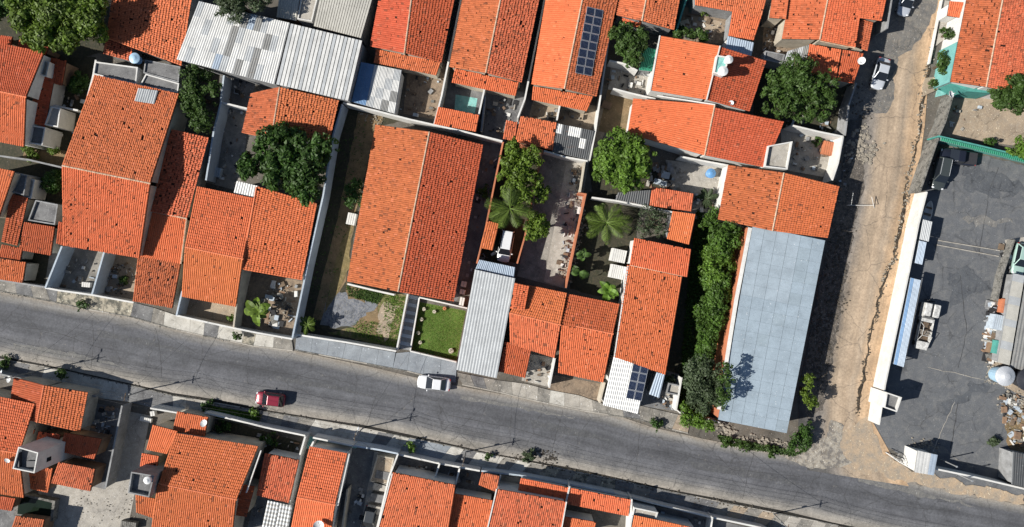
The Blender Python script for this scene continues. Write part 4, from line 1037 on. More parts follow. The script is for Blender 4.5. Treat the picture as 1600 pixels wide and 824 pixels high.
shed('dark corrugated cover below the dense bright green tree', Q(966,301,1017,297,1014,322,962,312), (2.8,2.6), 'dark', 5, 1, 'grey')
shed('dark cover strewn with white boards, right of the small back roofs', Q(870,193,929,205,920,250,863,237), (2.7,2.5), lambda i, j: 'white' if (i, j) in ((0,0),(2,0),(3,0),(4,1)) else 'dark', 6, 3, 'grey')
shed('bluish terrace cover beside the shaded narrow alley at top', Q(1137,57,1178,67,1174,88,1133,79), (3.3,3.2), 'blue', 4, 1, 'white')
shed('weathered grey cover next to the tree and white tank yard, top right', Q(1231,80,1265,70,1258,110,1222,104), (2.8,2.6), lambda i, j: 'grey' if (i+j) % 2 else 'light', 4, 2, 'grey')
shed('translucent greenish cover left of the bright smooth top roof', Q(1006,73,1027,78,1018,112,998,110), (2.9,2.8), 'green', 2, 2, 'grey', pitch=.2)
shed('small blue cover between the solar porch and the junk yard', Q(1026,582,1039,585,1030,622,1014,616), (2.8,2.6), 'blue', 2, 1, 'grey')
shed('slim blue and white bus-stop-like awning beside the long white wall', Q(1423,434,1439,438,1412,574,1396,569), (2.7,2.5), lambda i, j: 'skyblue' if i == 0 else 'blue', 3, 8, 'grey', name='awning', cat='awning', group='awnings and canopies', open_=True, pitch=.16)
shed('small pale canopy against the white wall, upper one of two', Q(1442,343,1457,347,1451,378,1436,374), (2.2,2.1), 'light', 2, 2, name='awning', cat='awning', group='awnings and canopies', open_=True, pitch=.2)
shed('small bluish canopy against the white wall, lower one of two', Q(1436,376,1448,379,1441,414,1429,411), (2.2,2.1), 'blue', 2, 3, name='awning', cat='awning', group='awnings and canopies', open_=True, pitch=.16)
shed('long narrow whitish boarded roof at right edge above the round tank', Q(1583,427,1601,431,1577,571,1558,566), (1.8,1.7), lambda i, j: 'beige' if j % 3 else 'light', 1, 12, 'grey', pitch=3, amp=.01)
shed('wide grey plank roof at the right frame edge beside the boarded strip', Q(1604,432,1690,450,1660,600,1579,573), (1.5,1.4), 'grey', 4, 7, 'dark', pitch=.5)
shed('grey steel container roof at the right edge of the lower wall', Q(1583,706,1650,720,1640,772,1581,757), (2.7,2.7), 'dark', 3, 1, 'grey')
shed('gatehouse with half white, half blue roof by the lower wall', Q(1434,704,1465,711,1459,743,1429,738), (3.1,3.0), lambda i, j: 'white' if i < 2 else 'blue', 3, 1, 'white', name='gatehouse', cat='gatehouse', pitch=.5, amp=.01)
shed('slatted pergola over the grey passage at the bottom', Q(418,782,457,790,448,840,407,832), (2.8,2.7), lambda i, j: 'grey' if (i+j) % 2 else 'light', 2, 16, open_=True, name='pergola', cat='pergola', group='awnings and canopies', gap=.05, pitch=.4, deck=False)
shed('green corrugated canopy sheltering the dark pickup', Q(1470,215,1640,257,1638,264,1469,220), (2.6,2.5), 'green', 14, 1, open_=True, name='awning', cat='awning', group='awnings and canopies')

# flat roofed blocks, terraces, towers
def terrace(label, q, z, mat='grey', floor='grey', ph=.5, t=.16, name='flat_roofed_block', cat='terrace', extra=None):
    P = quad3(q, (z, z)); c = sum(P, Vector((0,0,0)))/4; c.z = 0
    o = empty(name, c, label, cat, 'flat roofs and terraces')
    MB().prism([(p.x, p.y) for p in shrink(P, .02)], 0, z).build('wall', W[mat], o)
    I = shrink(P, t)
    for i in range(4):
        a, b = P[i], P[(i+1)%4]; a2, b2 = I[i], I[(i+1)%4]
        MB().prism([(a.x, a.y), (b.x, b.y), (b2.x, b2.y), (a2.x, a2.y)], z+.003, z+ph).build('parapet', W[mat], o)
    MB().prism([(p.x, p.y) for p in shrink(P, t+.01)], z+.002, z+.03).build('roof_floor', G[floor], o)
    return o
terrace('open grey terrace with white parapet at left, below the lean-to', Q(43,195,74,200,69,228,40,224), 3.0, 'white', 'grey', .35)
terrace('small whitish slab by the upper left gable', Q(62,92,80,98,75,121,58,117), 3.6, 'white', 'pale', .3)
terrace('pale slab with pergola beams beside the black courtyard', Q(82,167,97,170,93,200,72,196), 2.8, 'white', 'pale', .3)
terrace('grey slab roof beside the left-edge house', Q(28,270,45,275,40,306,18,300), 3.2, 'grey', 'grey', .3)
terrace('dark blue-grey shaded terrace left of the big house', Q(58,313,93,320,88,352,46,345), 2.6, 'grey', 'grey', .3)
terrace('low white slab roof right of the grey left slab', Q(41,279,56,281,50,311,37,308), 2.5, 'white', 'pale', .15)
terrace('white terrace at the right end of the ribbed red roof', Q(1198,229,1236,222,1228,266,1192,262), 4.2, 'white', 'pale', .5)
tw = terrace('tall open-topped water tower in bottom left with grey and blue sides', Q(35,696,66,705,60,737,26,730), 7.2, 'white', 'grey', .7, .14, name='water_tower', cat='water tower')
MB().box(-1.1,-.95,-.9,1.1,7.25,7.7).box(-.2,1.0,-.9,-.2,7.25,7.5).build('tank_frame', paint('black_tank', (.02,.022,.03), .6), tw, local=True)
tw2 = terrace('dark square water tower top with a white lidded tank, beside the big bottom house', Q(209,735,245,741,237,775,204,768), 5.6, 'grey', 'grey', .6, name='water_tower', cat='water tower')
water_tank('round white tank on the dark square tower', 230, 751, 5.5, 5.75, .9, 'white')
terrace('tank platform with teal floor straddling the red roof slope', Q(1119,87,1139,90,1131,119,1114,115), 6.9, 'white', 'teal', .2, name='water_tower', cat='water tower')
water_tank('upper of two white tanks on the teal platform', 1139, 93, 6, 6.95, .9)
water_tank('lower of two white tanks on the teal platform', 1130, 111, 7, 6.95, .9)
terrace('concrete slab with clutter behind big left house, blue sheet on its left end', Q(150,97,217,106,214,133,147,117), 2.9, 'white', 'grey', .25)
terrace('dark flat slab behind big left house, next to the pale brown corner', Q(228,94,283,105,280,130,225,115), 2.8, 'grey', 'grey', .2)
terrace('grey walled roof box with narrow white rim below the slab', Q(229,116,281,131,279,146,219,135), 2.9, 'white', 'grey', .2)
terrace('white slab beside the brown lean-to at top', Q(472,-8,497,-2,488,35,465,31), 3.0, 'white', 'pale', .2)
terrace('white curved-edge slab at the bottom beside the bright roof', Q(990,792,1028,800,1022,818,986,812), 3.3, 'white', 'pale', .2)
terrace('white framed box tower attached to the end of the long white wall', Q(1382,612,1406,620,1398,643,1378,636), 3.4, 'white', 'grey', .5, name='water_tower', cat='tower')
terrace('square cement box in the junk yard beside the solar porch', Q(1044,598,1063,602,1060,618,1040,614), 2.0, 'grey', 'pale', .3)
terrace('low grey concrete box with clear top in the yard, top centre', Q(1195,80,1226,86,1222,101,1192,94), 2.6, 'grey', 'grey', .2)
terrace('narrow stepped path block of alternating concrete squares', Q(590,711,616,716,606,760,578,752), .9, 'cream', 'tan', .1)
for i, (x, y) in enumerate([(598,742),(594,760),(589,778),(584,796)]):
    block('step_slab', [(x-9,y-7),(x+12,y-3),(x+9,y+9),(x-12,y+5)], 0, 1.02-.02*i, G['pale' if i % 2 else 'grey'], label=['topmost','second','third','lowest'][i]+' square concrete step of the stepped path', cat='step', group='steps of the stepped path')

tag(block('doorway_sheet', [(1485,130),(1545,142),(1549,146),(1512,143)], 0, 3.0, W['teal'], label='turquoise canopy slab under the front eave of the top right house', cat='canopy'))
block('turquoise_forecourt', [(1482,66),(1496,62),(1478,148),(1462,152)], 0, .16, G['teal'], label='turquoise painted forecourt strip beside the top right house', cat='forecourt')
block('white_forecourt', [(1474,0),(1484,2),(1478,60),(1462,72)], 0, .18, G['pale'], label='white entrance strip leading down to the turquoise forecourt', cat='forecourt')
block('planter_slab', [(1446,122),(1464,120),(1466,140),(1444,150),(1441,138)], 0, .3, G['tan'], label='rounded pale planter slab on the side lane edge', cat='planter')
o_ = block('footpath', [(637,460),(655,464),(640,548),(620,544)], 0, .15, G['grey'], label='pale paved footpath between the grassy lot and the lawn', cat='path')
for k in range(14):
    a = at(637,460,.15).lerp(at(620,544,.15), (k+.5)/14); b = at(655,464,.15).lerp(at(640,548,.15), (k+.5)/14); d = (at(620,544,.15)-at(637,460,.15))/14*.46
    q = [a-d, b-d, b+d, a+d]; mb = MB(); mb.slab([p+Vector((0,0,.045)) for p in q], .04); mb.build('paving_slab', W['grey'] if k % 2 else W['blue'], o_)

# ================================================================ WALLS
WL = [
 ('long pale blue-grey wall left of the dark grassy lot', [(535,163),(521,210),(505,306),(481,412),(457,528)], 2.9, 'blue'),
 ('white back wall from the grassy lot to the leafy narrow lot', [(536,161),(590,174),(640,187),(725,206),(785,221)], 2.6, 'white'),
 ('thin white wall between the two left top gabled houses', [(727,-40),(718,10),(690,150),(678,196)], 2.6, 'white'),
 ('thin white wall between the spotted and solar gabled houses', [(858,-40),(845,30),(820,155),(809,184)], 2.6, 'white'),
 ('white wall right of the solar panel house', [(965,-40),(955,37),(930,206),(921,251)], 2.6, 'white'),
 ('white partition wall in the turquoise yard', [(757,139),(748,180)], 2.4, 'white'),
 ('white partition wall in the brown paved back yard', [(875,163),(870,188)], 2.3, 'white'),
 ('wall at the left of the turquoise yard', [(758,150),(752,205)], 2.0, 'grey'),
 ('greenish yard wall crossing right of the solar house', [(952,95),(975,100),(996,111)], 2.4, 'white'),
 ('white diagonal wall left of the shaded bright roof', [(958,139),(985,146),(1024,155)], 2.5, 'white'),
 ('green side wall beside the leafy corner at top', [(1000,72),(1030,82)], 2.2, 'teal'),
 ('green wall beneath the clipped corner house at top', [(1078,-20),(1058,45)], 2.6, 'teal'),
 ('orange-capped wall left of the leafy narrow lot', [(786,222),(772,290),(758,360),(745,412)], 2.3, 'orange'),
 ('orange-capped wall right of the leafy narrow lot', [(848,234),(832,310),(820,370),(808,412)], 2.3, 'orange'),
 ('orange-capped back wall of the leafy narrow lot', [(812,226),(848,235)], 2.3, 'orange'),
 ('white back wall of the concrete yard', [(850,236),(885,246),(918,252)], 2.2, 'white'),
 ('cream wall at the cluttered end of the concrete yard', [(914,252),(906,302)], 2.1, 'cream'),
 ('orange wall right of the concrete yard', [(903,302),(915,304),(905,350),(884,450)], 2.3, 'orange'),
 ('white boundary wall below the dark corrugated cover', [(925,309),(962,314),(1015,324),(1051,332)], 2.3, 'white'),
 ('white wall along the back of the patio with blue barrel', [(1063,245),(1100,252),(1138,259)], 2.5, 'white'),
 ('white wall at right of the patio with blue barrel', [(1138,260),(1124,340)], 2.5, 'white'),
 ('white wall behind the cluttered yard beside the side lane', [(1236,196),(1278,206),(1318,214)], 2.6, 'white'),
 ('thick white wall facing the side lane near the H-shaped shadow', [(1317,214),(1309,255),(1300,282)], 2.7, 'white'),
 ('thin white wall beside the pine-like tree', [(1338,130),(1326,165),(1320,212)], 2.4, 'grey'),
 ('white wall left of the hooked lane corner at top', [(1396,-20),(1386,45)], 2.8, 'grey'),
 ('tall orange side wall with white top along the left of the warehouse roof', [(1172,356),(1150,470),(1123,640)], 4.3, 'orange'),
 ('thin white front wall of the warehouse garden', [(1062,645),(1095,652),(1124,660)], 2.0, 'white'),
 ('white wall of the junk yard beside the solar porch', [(1065,590),(1056,642)], 2.3, 'white'),
 ('white wall right of front-projection house yard', [(867,560),(858,606)], 2.4, 'white'),
 ('cream wall at the end of the brown front patio', [(945,598),(937,630)], 2.4, 'cream'),
 ('thin white front wall of the grassy lot', [(463,523),(540,535),(619,549)], 2.2, 'white'),
 ('thin white wall between the footpath and grassy lot', [(637,460),(620,546)], 1.6, 'white'),
 ('white border wall at the back of the green lawn', [(655,465),(730,482)], .7, 'white'),
 ('white border wall left of the green lawn', [(655,466),(641,548)], .7, 'white'),
 ('white border wall at the street side of the green lawn', [(641,549),(713,566)], .9, 'white'),
 ('white verandah rail below the long central house', [(543,444),(580,453),(616,461)], 1.2, 'white'),
 ('pale blue wall left of the yard by the big house', [(346,158),(334,206),(322,282)], 2.6, 'blue'),
 ('white rear wall of the yard below the patched shed', [(344,160),(386,170)], 2.4, 'white'),
 ('grey wall left of the yard under the patched shed', [(350,118),(345,158)], 2.4, 'blue'),
 ('thick pale front-yard wall nearest the left edge', [(97,385),(71,450)], 2.6, 'blue'),
 ('pale partition between the two front yards of the big house', [(163,394),(144,460)], 2.6, 'blue'),
 ('low white front wall of the big left house', [(71,450),(92,454),(143,461),(209,473)], 1.9, 'white'),
 ('white wall between big house front and fresh roof house', [(285,455),(276,493)], 2.4, 'blue'),
 ('low front wall of the house with the fresh front roof', [(275,493),(320,503),(366,513)], 1.8, 'white'),
 ('low front wall of the leafy street lot', [(366,513),(400,520),(457,530)], 1.9, 'white'),
 ('thin wall left of the leafy street lot', [(376,425),(365,512)], 2.3, 'cream'),
 ('thin white wall left of the big left house', [(150,94),(146,118),(135,160)], 2.4, 'white'),
 ('white wall across the dark left courtyard', [(0,244),(45,250),(97,262)], 2.2, 'grey'),
 ('pergola edge wall by the dark left courtyard', [(84,165),(122,173)], 2.2, 'white'),
 ('low stained street wall at the far left', [(-60,428),(0,438),(71,449)], 1.6, 'grey'),
 ('wall between lower-left street houses and the pavement', [(-40,575),(5,586),(70,600),(128,614),(150,620)], 1.6, 'grey'),
 ('grey driveway wall in the bottom left yard', [(191,634),(165,762)], 2.2, 'grey'),
 ('white front wall between the beige driveway and the big bottom house', [(235,638),(277,645)], 2.3, 'white'),
 ('white front wall above the dark planted yard', [(320,645),(370,657),(415,668),(477,681)], 1.7, 'white'),
 ('white wall right of the dark planted yard', [(477,682),(466,720),(452,786),(440,845)], 2.3, 'white'),
 ('front wall of the narrow bright house', [(489,684),(552,697)], 2.3, 'white'),
 ('white inner wall of the turquoise front porch', [(490,690),(484,702)], 2.3, 'white'),
 ('front wall of the dark driveway', [(553,697),(592,703),(622,709)], 2.3, 'blue'),
 ('cream wall between the dark driveway and stepped path', [(543,765),(532,845)], 2.0, 'cream'),
 ('white wall right of the stepped path', [(622,709),(608,745),(586,838)], 2.3, 'white'),
 ('white front wall left of the small collapsed roof', [(622,710),(685,724),(750,736)], 1.7, 'white'),
 ('white party wall in the lower centre front yard, left one', [(687,724),(678,752)], 2.2, 'white'),
 ('white party wall in the lower centre front yard, middle one', [(718,732),(712,757)], 2.2, 'white'),
 ('white party wall in the lower centre front yard, right one', [(782,744),(775,766)], 2.3, 'white'),
 ('grey front wall along the strip roofs', [(752,736),(812,743),(890,757),(960,771)], 1.6, 'blue'),
 ('white party wall between the two long strip roofs', [(890,760),(884,786)], 3.0, 'white'),
 ('white wall between the last strip roof and the curved slab', [(987,780),(984,845)], 3.0, 'white'),
 ('long white front wall at lower right end of the houses', [(960,771),(1035,790),(1110,808),(1195,826),(1230,845)], 1.5, 'white'),
 ('white party wall in the bottom right front yard', [(1113,808),(1108,845)], 2.0, 'white'),
 ('weathered black and grey wall above the long white wall', [(1466,216),(1452,256),(1437,300)], 2.6, 'dark'),
 ('long white wall dividing dirt road from asphalt yard', [(1448,300),(1435,350),(1421,420),(1402,510),(1383,600),(1373,664)], 2.6, 'white'),
 ('pale wall along the yard of the top right house', [(1489,148),(1477,190),(1467,212)], 2.4, 'dark'),
 ('white-topped green wall between beige yard and asphalt yard', [(1466,213),(1530,228),(1600,245),(1660,260)], 2.4, 'teal'),
 ('low white wall along the street below the asphalt yard', [(1462,733),(1520,745),(1600,764),(1680,782)], 2.2, 'white'),
 ('turquoise low wall along the left side of the top right house', [(1496,66),(1489,100),(1483,129)], 3.5, 'turq'),
 ('cream retaining edge beside the lane planting strip', [(1472,0),(1458,70),(1452,100)], .5, 'white'),
 ('short yard wall left of the whitewashed slab at right', [(1585,375),(1566,430),(1558,470)], 1.2, 'dark'),
]
for lb, pts, h, m in WL:
    wall(lb, pts, h, m, t=.12 if h < 1 else .42 if 'warehouse roof' in lb else .16, coping='white' if 'warehouse roof' in lb else None)
# crooked iron gate pieces near the gatehouse
gt = empty('leaning_gate', at(1400,712), 'white sliding gate leaf lying open left of the gatehouse', 'gate')
for (a, b) in (((1384,707),(1405,722)),((1405,722),(1428,735)),((1409,716),(1430,737))):
    MB().bar(at(*a,.15), at(*b,.9), .06).bar(at(*a,1.0), at(*b,1.5), .05).build('rail', W['white'], gt)
for k in range(9):
    a = at(1384,707).lerp(at(1428,735), k/8); MB().bar((a.x,a.y,.1),(a.x,a.y,1.3),.03).build('bar', W['white'], gt)

# ================================================================ TANKS, DISHES, POLES
water_tank('pale blue tank at the edge of the shaded reddish roof', 210, 91, 8, 3.0, 1.0, 'pale')
water_tank('blue barrel on the white patio', 1111, 271, 7.5, .1, 1.1, 'blue')
bt = water_tank('large round silver tank with pale blue side at right edge', 1571, 588, 15, .1, 1.9, 'silver')
bt.children[0].data.materials[0] = paint('pale_blue_tank', (.25,.5,.75), .5)
water_tank('large round black tank beside the silver tank', 1606, 594, 17, .1, 1.8, 'dark')
for lb, x, y, r, z in [('white dish on the lane-side corner of the orange roof', 1346,95,5.5,3.3), ('white dish beside the turquoise canopy and beige yard',1485,148,5.5,3.0),
  ('white dish on front roof left of the planted yard',319,662,5.5,3.1), ('white dish at the street corner of lower left',15,593,5,3.2),
  ('large white dish on the narrow bright roof',498,823,8,4.6), ('small white dish on the deep red slope',1142,161,4,4.9),
  ('white dish in the small yard left of the bright smooth roof',1010,116,7,.6), ('grey dish on the left-hand gable slope',12,719,4,4.6)]:
    dish(lb, x, y, r, z, random.uniform(0, 6))
for lb, x, y, lamp in [('leftmost utility pole on the lower pavement',55,581,True), ('utility pole by the pavement left of the red car',228,609,False),
  ('utility pole right of the narrow bright house on lower pavement',568,668,True), ('utility pole above the strip roofs on the lower pavement',728,706,False),
  ('rightmost utility pole on the lower pavement',1208,803,False)]:
    pole(lb, x, y, 7.2 if x < 100 else 5.6, lamp, az=R(-11))
pl = [(-120,540),(55,581),(228,609),(568,668),(728,706),(1208,803),(1420,850)]
cb = MB()
for k, off in enumerate((-.8,-.3,.3,.8)):
    for a, b in zip(pl[:-1], pl[1:]):
        A = at(*a); B = at(*b); d = (B-A).normalized(); nn = Vector((-d.y, d.x, 0))*off; prev = None
        for s in range(9):
            t = s/8; p = A.lerp(B, t)+nn+Vector((0,0,5.2-.7*4*t*(1-t)))
            if prev is not None: cb.bar(prev, p, .012, n=4)
            prev = p
cbo = cb.build('power_cables', BLACK, None); tag(cbo, 'four thin black cables strung along the lower pavement poles', 'cables')
for i, (x, y, h) in enumerate([(1470,718,3.2),(1490,738,3.6)]):
    o = empty('gate_post', at(x, y), ['slim post right behind the gatehouse','slim post on the low street wall right of the gatehouse'][i], 'post', 'slim posts by the gatehouse')
    MB().bar(at(x,y,0), at(x,y,0)+Vector((0,0,h)), .09, .07, 8).build('shaft', W['grey'], o); MB().bar(at(x,y,0)+Vector((0,0,h)), at(x,y,0)+Vector((0,0,h+.12)), .13, .1, 8).build('cap', STEEL, o)
# white metal goal-like frame on the dirt road
gf = empty('goal_frame', at(1338,318), 'thin white metal frame standing on the dirt road beside the building shadow', 'frame')
F = [((1333,302,1.3),(1330,320,1.2)),((1323,321,.1),(1365,321,.9)),((1330,320,1.2),(1323,321,.1)),((1362,308,.8),(1365,321,.9)),((1362,308,.8),(1366,325,.1)),((1333,302,1.3),(1332,300,.05))]
for a, b in F: MB().bar(at(*a), at(*b), .035).build('tube', W['white'], gf)

# ================================================================ VEHICLES
car('white sedan parked at the street edge beside the bluish pavement', 678, 599, 173, 4.35, 1.8, (.74,.75,.76), 'sedan', pk='white')
car('dark red hatchback parked by the lower kerb', 422, 624, 173, 3.85, 1.75, (.21,.010,.028), 'hatch', pk='red')
car('silver sedan parked on the side lane in shade', 1376, 115, 255, 4.2, 1.75, (.50,.53,.57), 'sedan', pk='silver')
car('silver hatchback at top edge of the side lane', 1416, 2, 255, 3.9, 1.7, (.42,.45,.5), 'hatch', pk='silver2')
car('white and grey SUV parked in the narrow lot behind the long metal roof', 790, 385, 260, 4.2, 1.8, (.72,.73,.74), 'suv', pk='white', z=.05)
car('black pickup parked under the green wall of asphalt yard', 1496, 246, 172, 4.9, 1.9, (.015,.018,.03), 'pickup', pk='black', z=.05)
car('dark green-grey SUV squeezed beside the weathered wall', 1469, 272, 258, 4.2, 1.8, (.05,.06,.06), 'suv', pk='dark', z=.05)
car('black hatchback parked on the narrow driveway at bottom', 577, 812, 258, 3.7, 1.65, (.05,.055,.06), 'hatch', pk='blackgrey', z=.05)
car('pale green car on the concrete pad at right edge', 1594, 405, 258, 4.2, 1.75, (.35,.5,.45), 'hatch', pk='green', z=.06)
# stripped wreck and truck cab
def wreck():
    c = at(1443,521,.6); c.z = .06; o = empty('wrecked_car', c, 'stripped white car shell with open roof and exposed cabin on asphalt yard', 'car wreck', 'derelict vehicles', rz=R(258))
    wp = paint('chalky_white_paint', (.62,.62,.6), .6, 0, 0, .3); rs = surf('rusty_floor', (.13,.09,.06), (.05,.045,.04), (.25,.18,.12), scale=3)
    L, hw = 4.3, .88
    def sh(x0, x1, z0, z1, m, nm, in_=0, y0=-1, y1=1):
        b = MB(); b.add([(x0,y0*hw,z0),(x1,y0*(hw-in_),z0),(x1,y1*(hw-in_),z0),(x0,y1*hw,z0),(x0,y0*hw,z1),(x1,y0*(hw-in_),z1-in_*.6),(x1,y1*(hw-in_),z1-in_*.6),(x0,y1*hw,z1)],
              [(3,2,1,0),(4,5,6,7),(0,1,5,4),(1,2,6,5),(2,3,7,6),(3,0,4,7)]); q = b.build(nm, m, o, local=True)
        v = q.modifiers.new('bevel', 'BEVEL'); v.width = .05; v.segments = 2
    sh(1.05, 2.1, .3, .88, wp, 'hood', .16); sh(-2.1, -1.5, .3, .9, wp, 'boot'); sh(-1.5, 1.05, .25, .35, rs, 'floor_pan')
    sh(-1.5, 1.05, .35, .9, wp, 'side_panel', 0, -1, -.9); sh(-1.5, 1.05, .352, .9, wp, 'side_panel', 0, .9, 1)
    for a, b in (((1.0,-.8,.9),(.3,-.65,1.4)),((1.0,.8,.9),(.3,.65,1.4)),((.3,-.65,1.4),(.3,.65,1.4)),((-1.3,-.75,.9),(-.9,-.62,1.38)),((.3,-.65,1.4),(-.9,-.62,1.38))):
        MB().bar(a, b, .035).build('pillar', wp, o, local=True)
    for sx in (-.1,): 
        for s in (-.45,.45): MB().box(sx-.25,sx+.25,s-.25,s+.25,.352,.6).box(sx-.32,sx-.2,s-.25,s+.25,.6,1.05).build('seat', surf('torn_seat', (.28,.25,.22), (.1,.09,.08), scale=4), o, local=True)
    for xx in (1.4,-1.35):
        for s in (-1,1): q = MB().add(*_wheel(.31,.2)).build('wheel', BLACK, o, local=True); q.location = (xx, s*.8, .3)
wreck()
def cab():
    c = at(1452,486,.9); c.z = .06; o = empty('truck_cab', c, 'white truck cab with dark split centre, above the stripped car shell', 'truck cab', 'derelict vehicles', rz=R(258))
    wp = paint('chalky_white_paint', (.62,.62,.6), .6, 0, 0, .3)
    V = [(-1.0,-1.0,.35),(1.0,-1.0,.35),(1.0,1.0,.35),(-1.0,1.0,.35),(-.95,-.95,1.6),(.7,-.9,1.6),(.7,.9,1.6),(-.95,.95,1.6)]
    for ys, nm in (((-1,-.12),'left_shell'),((.12,1),'right_shell')):
        a, b = ys; vs = [(x, a*.98 if (y < 0) else b*.98, z) for x, y, z in V]
        q = MB().add(vs, [(3,2,1,0),(4,5,6,7),(0,1,5,4),(1,2,6,5),(2,3,7,6),(3,0,4,7)]).build('cab_half', wp, o, local=True); v = q.modifiers.new('bevel','BEVEL'); v.width = .12; v.segments = 3
    MB().box(-.9,.7,-.13,.13,.36,1.5).build('centre_gap', BLACK, o, local=True)
    MB().add([(1.0,-.8,.95),(.78,-.78,1.5),(.78,.78,1.5),(1.0,.8,.95),(1.04,-.8,.95),(.82,-.78,1.5),(.82,.78,1.5),(1.04,.8,.95)], [(0,1,2,3),(7,6,5,4),(4,5,1,0),(5,6,2,1),(6,7,3,2),(7,4,0,3)]).build('windshield', GLASS, o, local=True)
    for xx in (.5,-.6):
        for s in (-1,1): q = MB().add(*_wheel(.35,.22)).build('wheel', BLACK, o, local=True); q.location = (xx, s*.85, .32)
    MB().bar((-1.3,-.7,.5),(-1.3,.7,.5),.08).bar((-1.0,0,.45),(-1.5,0,.45),.07).build('rear_frame', BLACK, o, local=True)
cab()
# small cart / boat shell by wall
c = at(1450,331,.5); c.z=.06; o = empty('boat_shell', c, 'small white dinghy shell leaning by the white wall', 'dinghy', None, rz=R(75))
vs=[]; st=[(-.9,.45),(-.4,.55),(.3,.5),(.8,.3),(1.1,.04)]
for t,w_ in st: vs += [(t*1.3,-w_,.5),(t*1.25,-w_*.6,.15),(t*1.2,w_*.6,.15),(t*1.3,w_,.5)]
fs=[(4*i+k,4*i+4+k,4*i+5+k,4*i+1+k) for i in range(4) for k in range(3)]+[(0,1,2,3)]
q = mesh_obj('hull', vs, fs, W['white'], o, local=True); sm=q.modifiers.new('solid','SOLIDIFY'); sm.thickness=.05
MB().box(-.5,-.2,-.5,.5,.38,.43).build('bench', WOOD, o, local=True); MB().box(.4,.65,-.42,.42,.38,.43).build('bench', WOOD, o, local=True)

# ================================================================ TREES AND PLANTS
tree('large dark-centred tree in upper left corner with bright lobes', [(62,34,34),(100,18,38),(138,34,28),(112,62,22),(75,62,20),(40,10,24),(150,8,18)], 8, 'bright', .24)
tree('dark tree cut by the top left corner', [(2,20,18),(10,2,16)], 6, 'deep', .22)
tree('dark feathery tree filling the gap right of the big left house', [(305,125,22),(310,160,24),(318,190,18),(335,140,14)], 4.6, 'mid', .17)
tree('grey-green tree hanging over the patched white roof', [(365,2,28),(395,-5,26),(350,16,14),(372,20,12)], 7.5, 'grey', .16)
tree('big dense round tree with extra side lobe, above the orange valley roofs', [(440,232,34),(475,262,36),(430,268,28),(490,235,22),(395,265,22),(512,226,14),(480,295,22)], 7.5, 'deep', .26, clump=.26)
tree('small bushy tree against the long central house', [(553,295,15),(553,312,14)], 3.5, 'deep', .18)
tree('young tree by the dark alley next to the top solar house', [(972,58,20),(985,75,20),(998,62,16),(990,92,14)], 5, 'mid', .2)
tree('low bushes along the top of the bright smooth roof', [(1062,52,12),(1085,55,12),(1100,58,10)], 2.6, 'mid', .18)
tree('dense round bright-leaved tree by the dark corrugated cover', [(968,238,34),(985,262,30),(955,262,26),(975,280,22),(1000,240,20)], 7, 'lime', .26, clump=.24)
tree('broad feathery dark tree at the side lane', [(1245,140,42),(1215,150,26),(1270,165,30),(1245,115,24),(1285,135,22),(1228,175,18)], 7.5, 'mid', .19, clump=.2)
tree('tall feathery tree filling the leafy narrow lot', [(805,240,20),(822,258,24),(803,272,24),(820,290,24),(800,305,20),(835,236,14)], 5.5, 'bright', .19, clump=.24)
tree('small tree with long leaves spilling over the orange wall', [(850,300,12),(845,308,10)], 4, 'bright', .22)
tree('broad light green tree crown beside the palm over the orange wall', [(840,348,18),(832,365,12),(848,362,10)], 4.5, 'bright', .22)
tree('round grey-green tree between the palm and small bright roof', [(1018,348,24),(1008,358,14),(1030,362,12)], 4.2, 'grey', .12, clump=.2)
hd = [('topmost dark tree of the hedge strip under the gabled house',1108,338,14,3.6,'hedge'), ('second tree of the hedge strip beside the warehouse, full crown',1130,372,24,4.6,'hedge'),
 ('third hedge strip tree with bright leaves against the orange wall',1122,412,26,4.6,'lime'), ('middle hedge strip tree beside the orange wall',1118,450,26,4.4,'hedge'),
 ('hedge strip tree halfway down the warehouse side',1112,492,24,4.4,'hedge'), ('lower hedge strip tree above the grey bushy one',1105,532,22,4.2,'hedge')]
for lb, x, y, r, h, k in hd: tree(lb, [(x,y,r),(x-4,y+r*.8,r*.7),(x+6,y-r*.6,r*.6)], h, k, .17, group='trees of the hedge strip')
tree('large grey-green tree at the street end of the hedge strip', [(1100,585,26),(1090,610,24),(1115,610,24),(1105,632,22)], 5.5, 'grey', .17)
tree('small green tree leaning onto the warehouse roof corner', [(1136,592,13),(1130,620,14),(1135,575,9)], 7.2, 'mid', .17)
tree('low bright bush spilling over the garden front wall', [(1082,650,20),(1100,662,16),(1070,640,12)], 3, 'lime', .17)
tree('slim bright tree between warehouse and dirt road', [(1262,596,12),(1262,625,14),(1256,610,10)], 3.6, 'bright', .17)
tree('dark bush at the street corner of the warehouse', [(1250,682,18),(1262,672,12),(1238,694,12)], 2.2, 'deep', .17)
tree('round dense tree at right edge beside the beige yard', [(1573,140,24),(1588,152,22),(1565,158,18),(1592,128,16)], 5.5, 'mid', .2)
tree('small round tree on the turquoise forecourt', [(1470,97,15),(1472,108,10)], 3.2, 'mid', .17)
tree('smaller bushy tree above the round forecourt tree', [(1478,50,10),(1485,56,8)], 2.8, 'mid', .17)
tree('bright tree hanging over the green wall at right edge', [(1590,232,16),(1606,240,16)], 3.6, 'lime', .18)
palm('broad drooping palm crown beside the white SUV', 794, 328, 40, 5.6, 'palm', 17)
palm('dark palm in the shaded lot right of the concrete yard', 945, 350, 40, 4.5, 'palm', 17)
palm('short palm on the corner of the pale blue long wall', 478, 510, 16, 2.4, 'palm', 13)
palm('spiky white-edged plant beside the patio of the blue barrel', 1103, 312, 18, 1.6, 'grey', 14, name='spiky_plant', cat='plant')
palm('upper banana plant in the shaded palm lot', 908, 400, 14, 2.6, 'mid', 9, 'banana_plant', True, cat='banana plant')
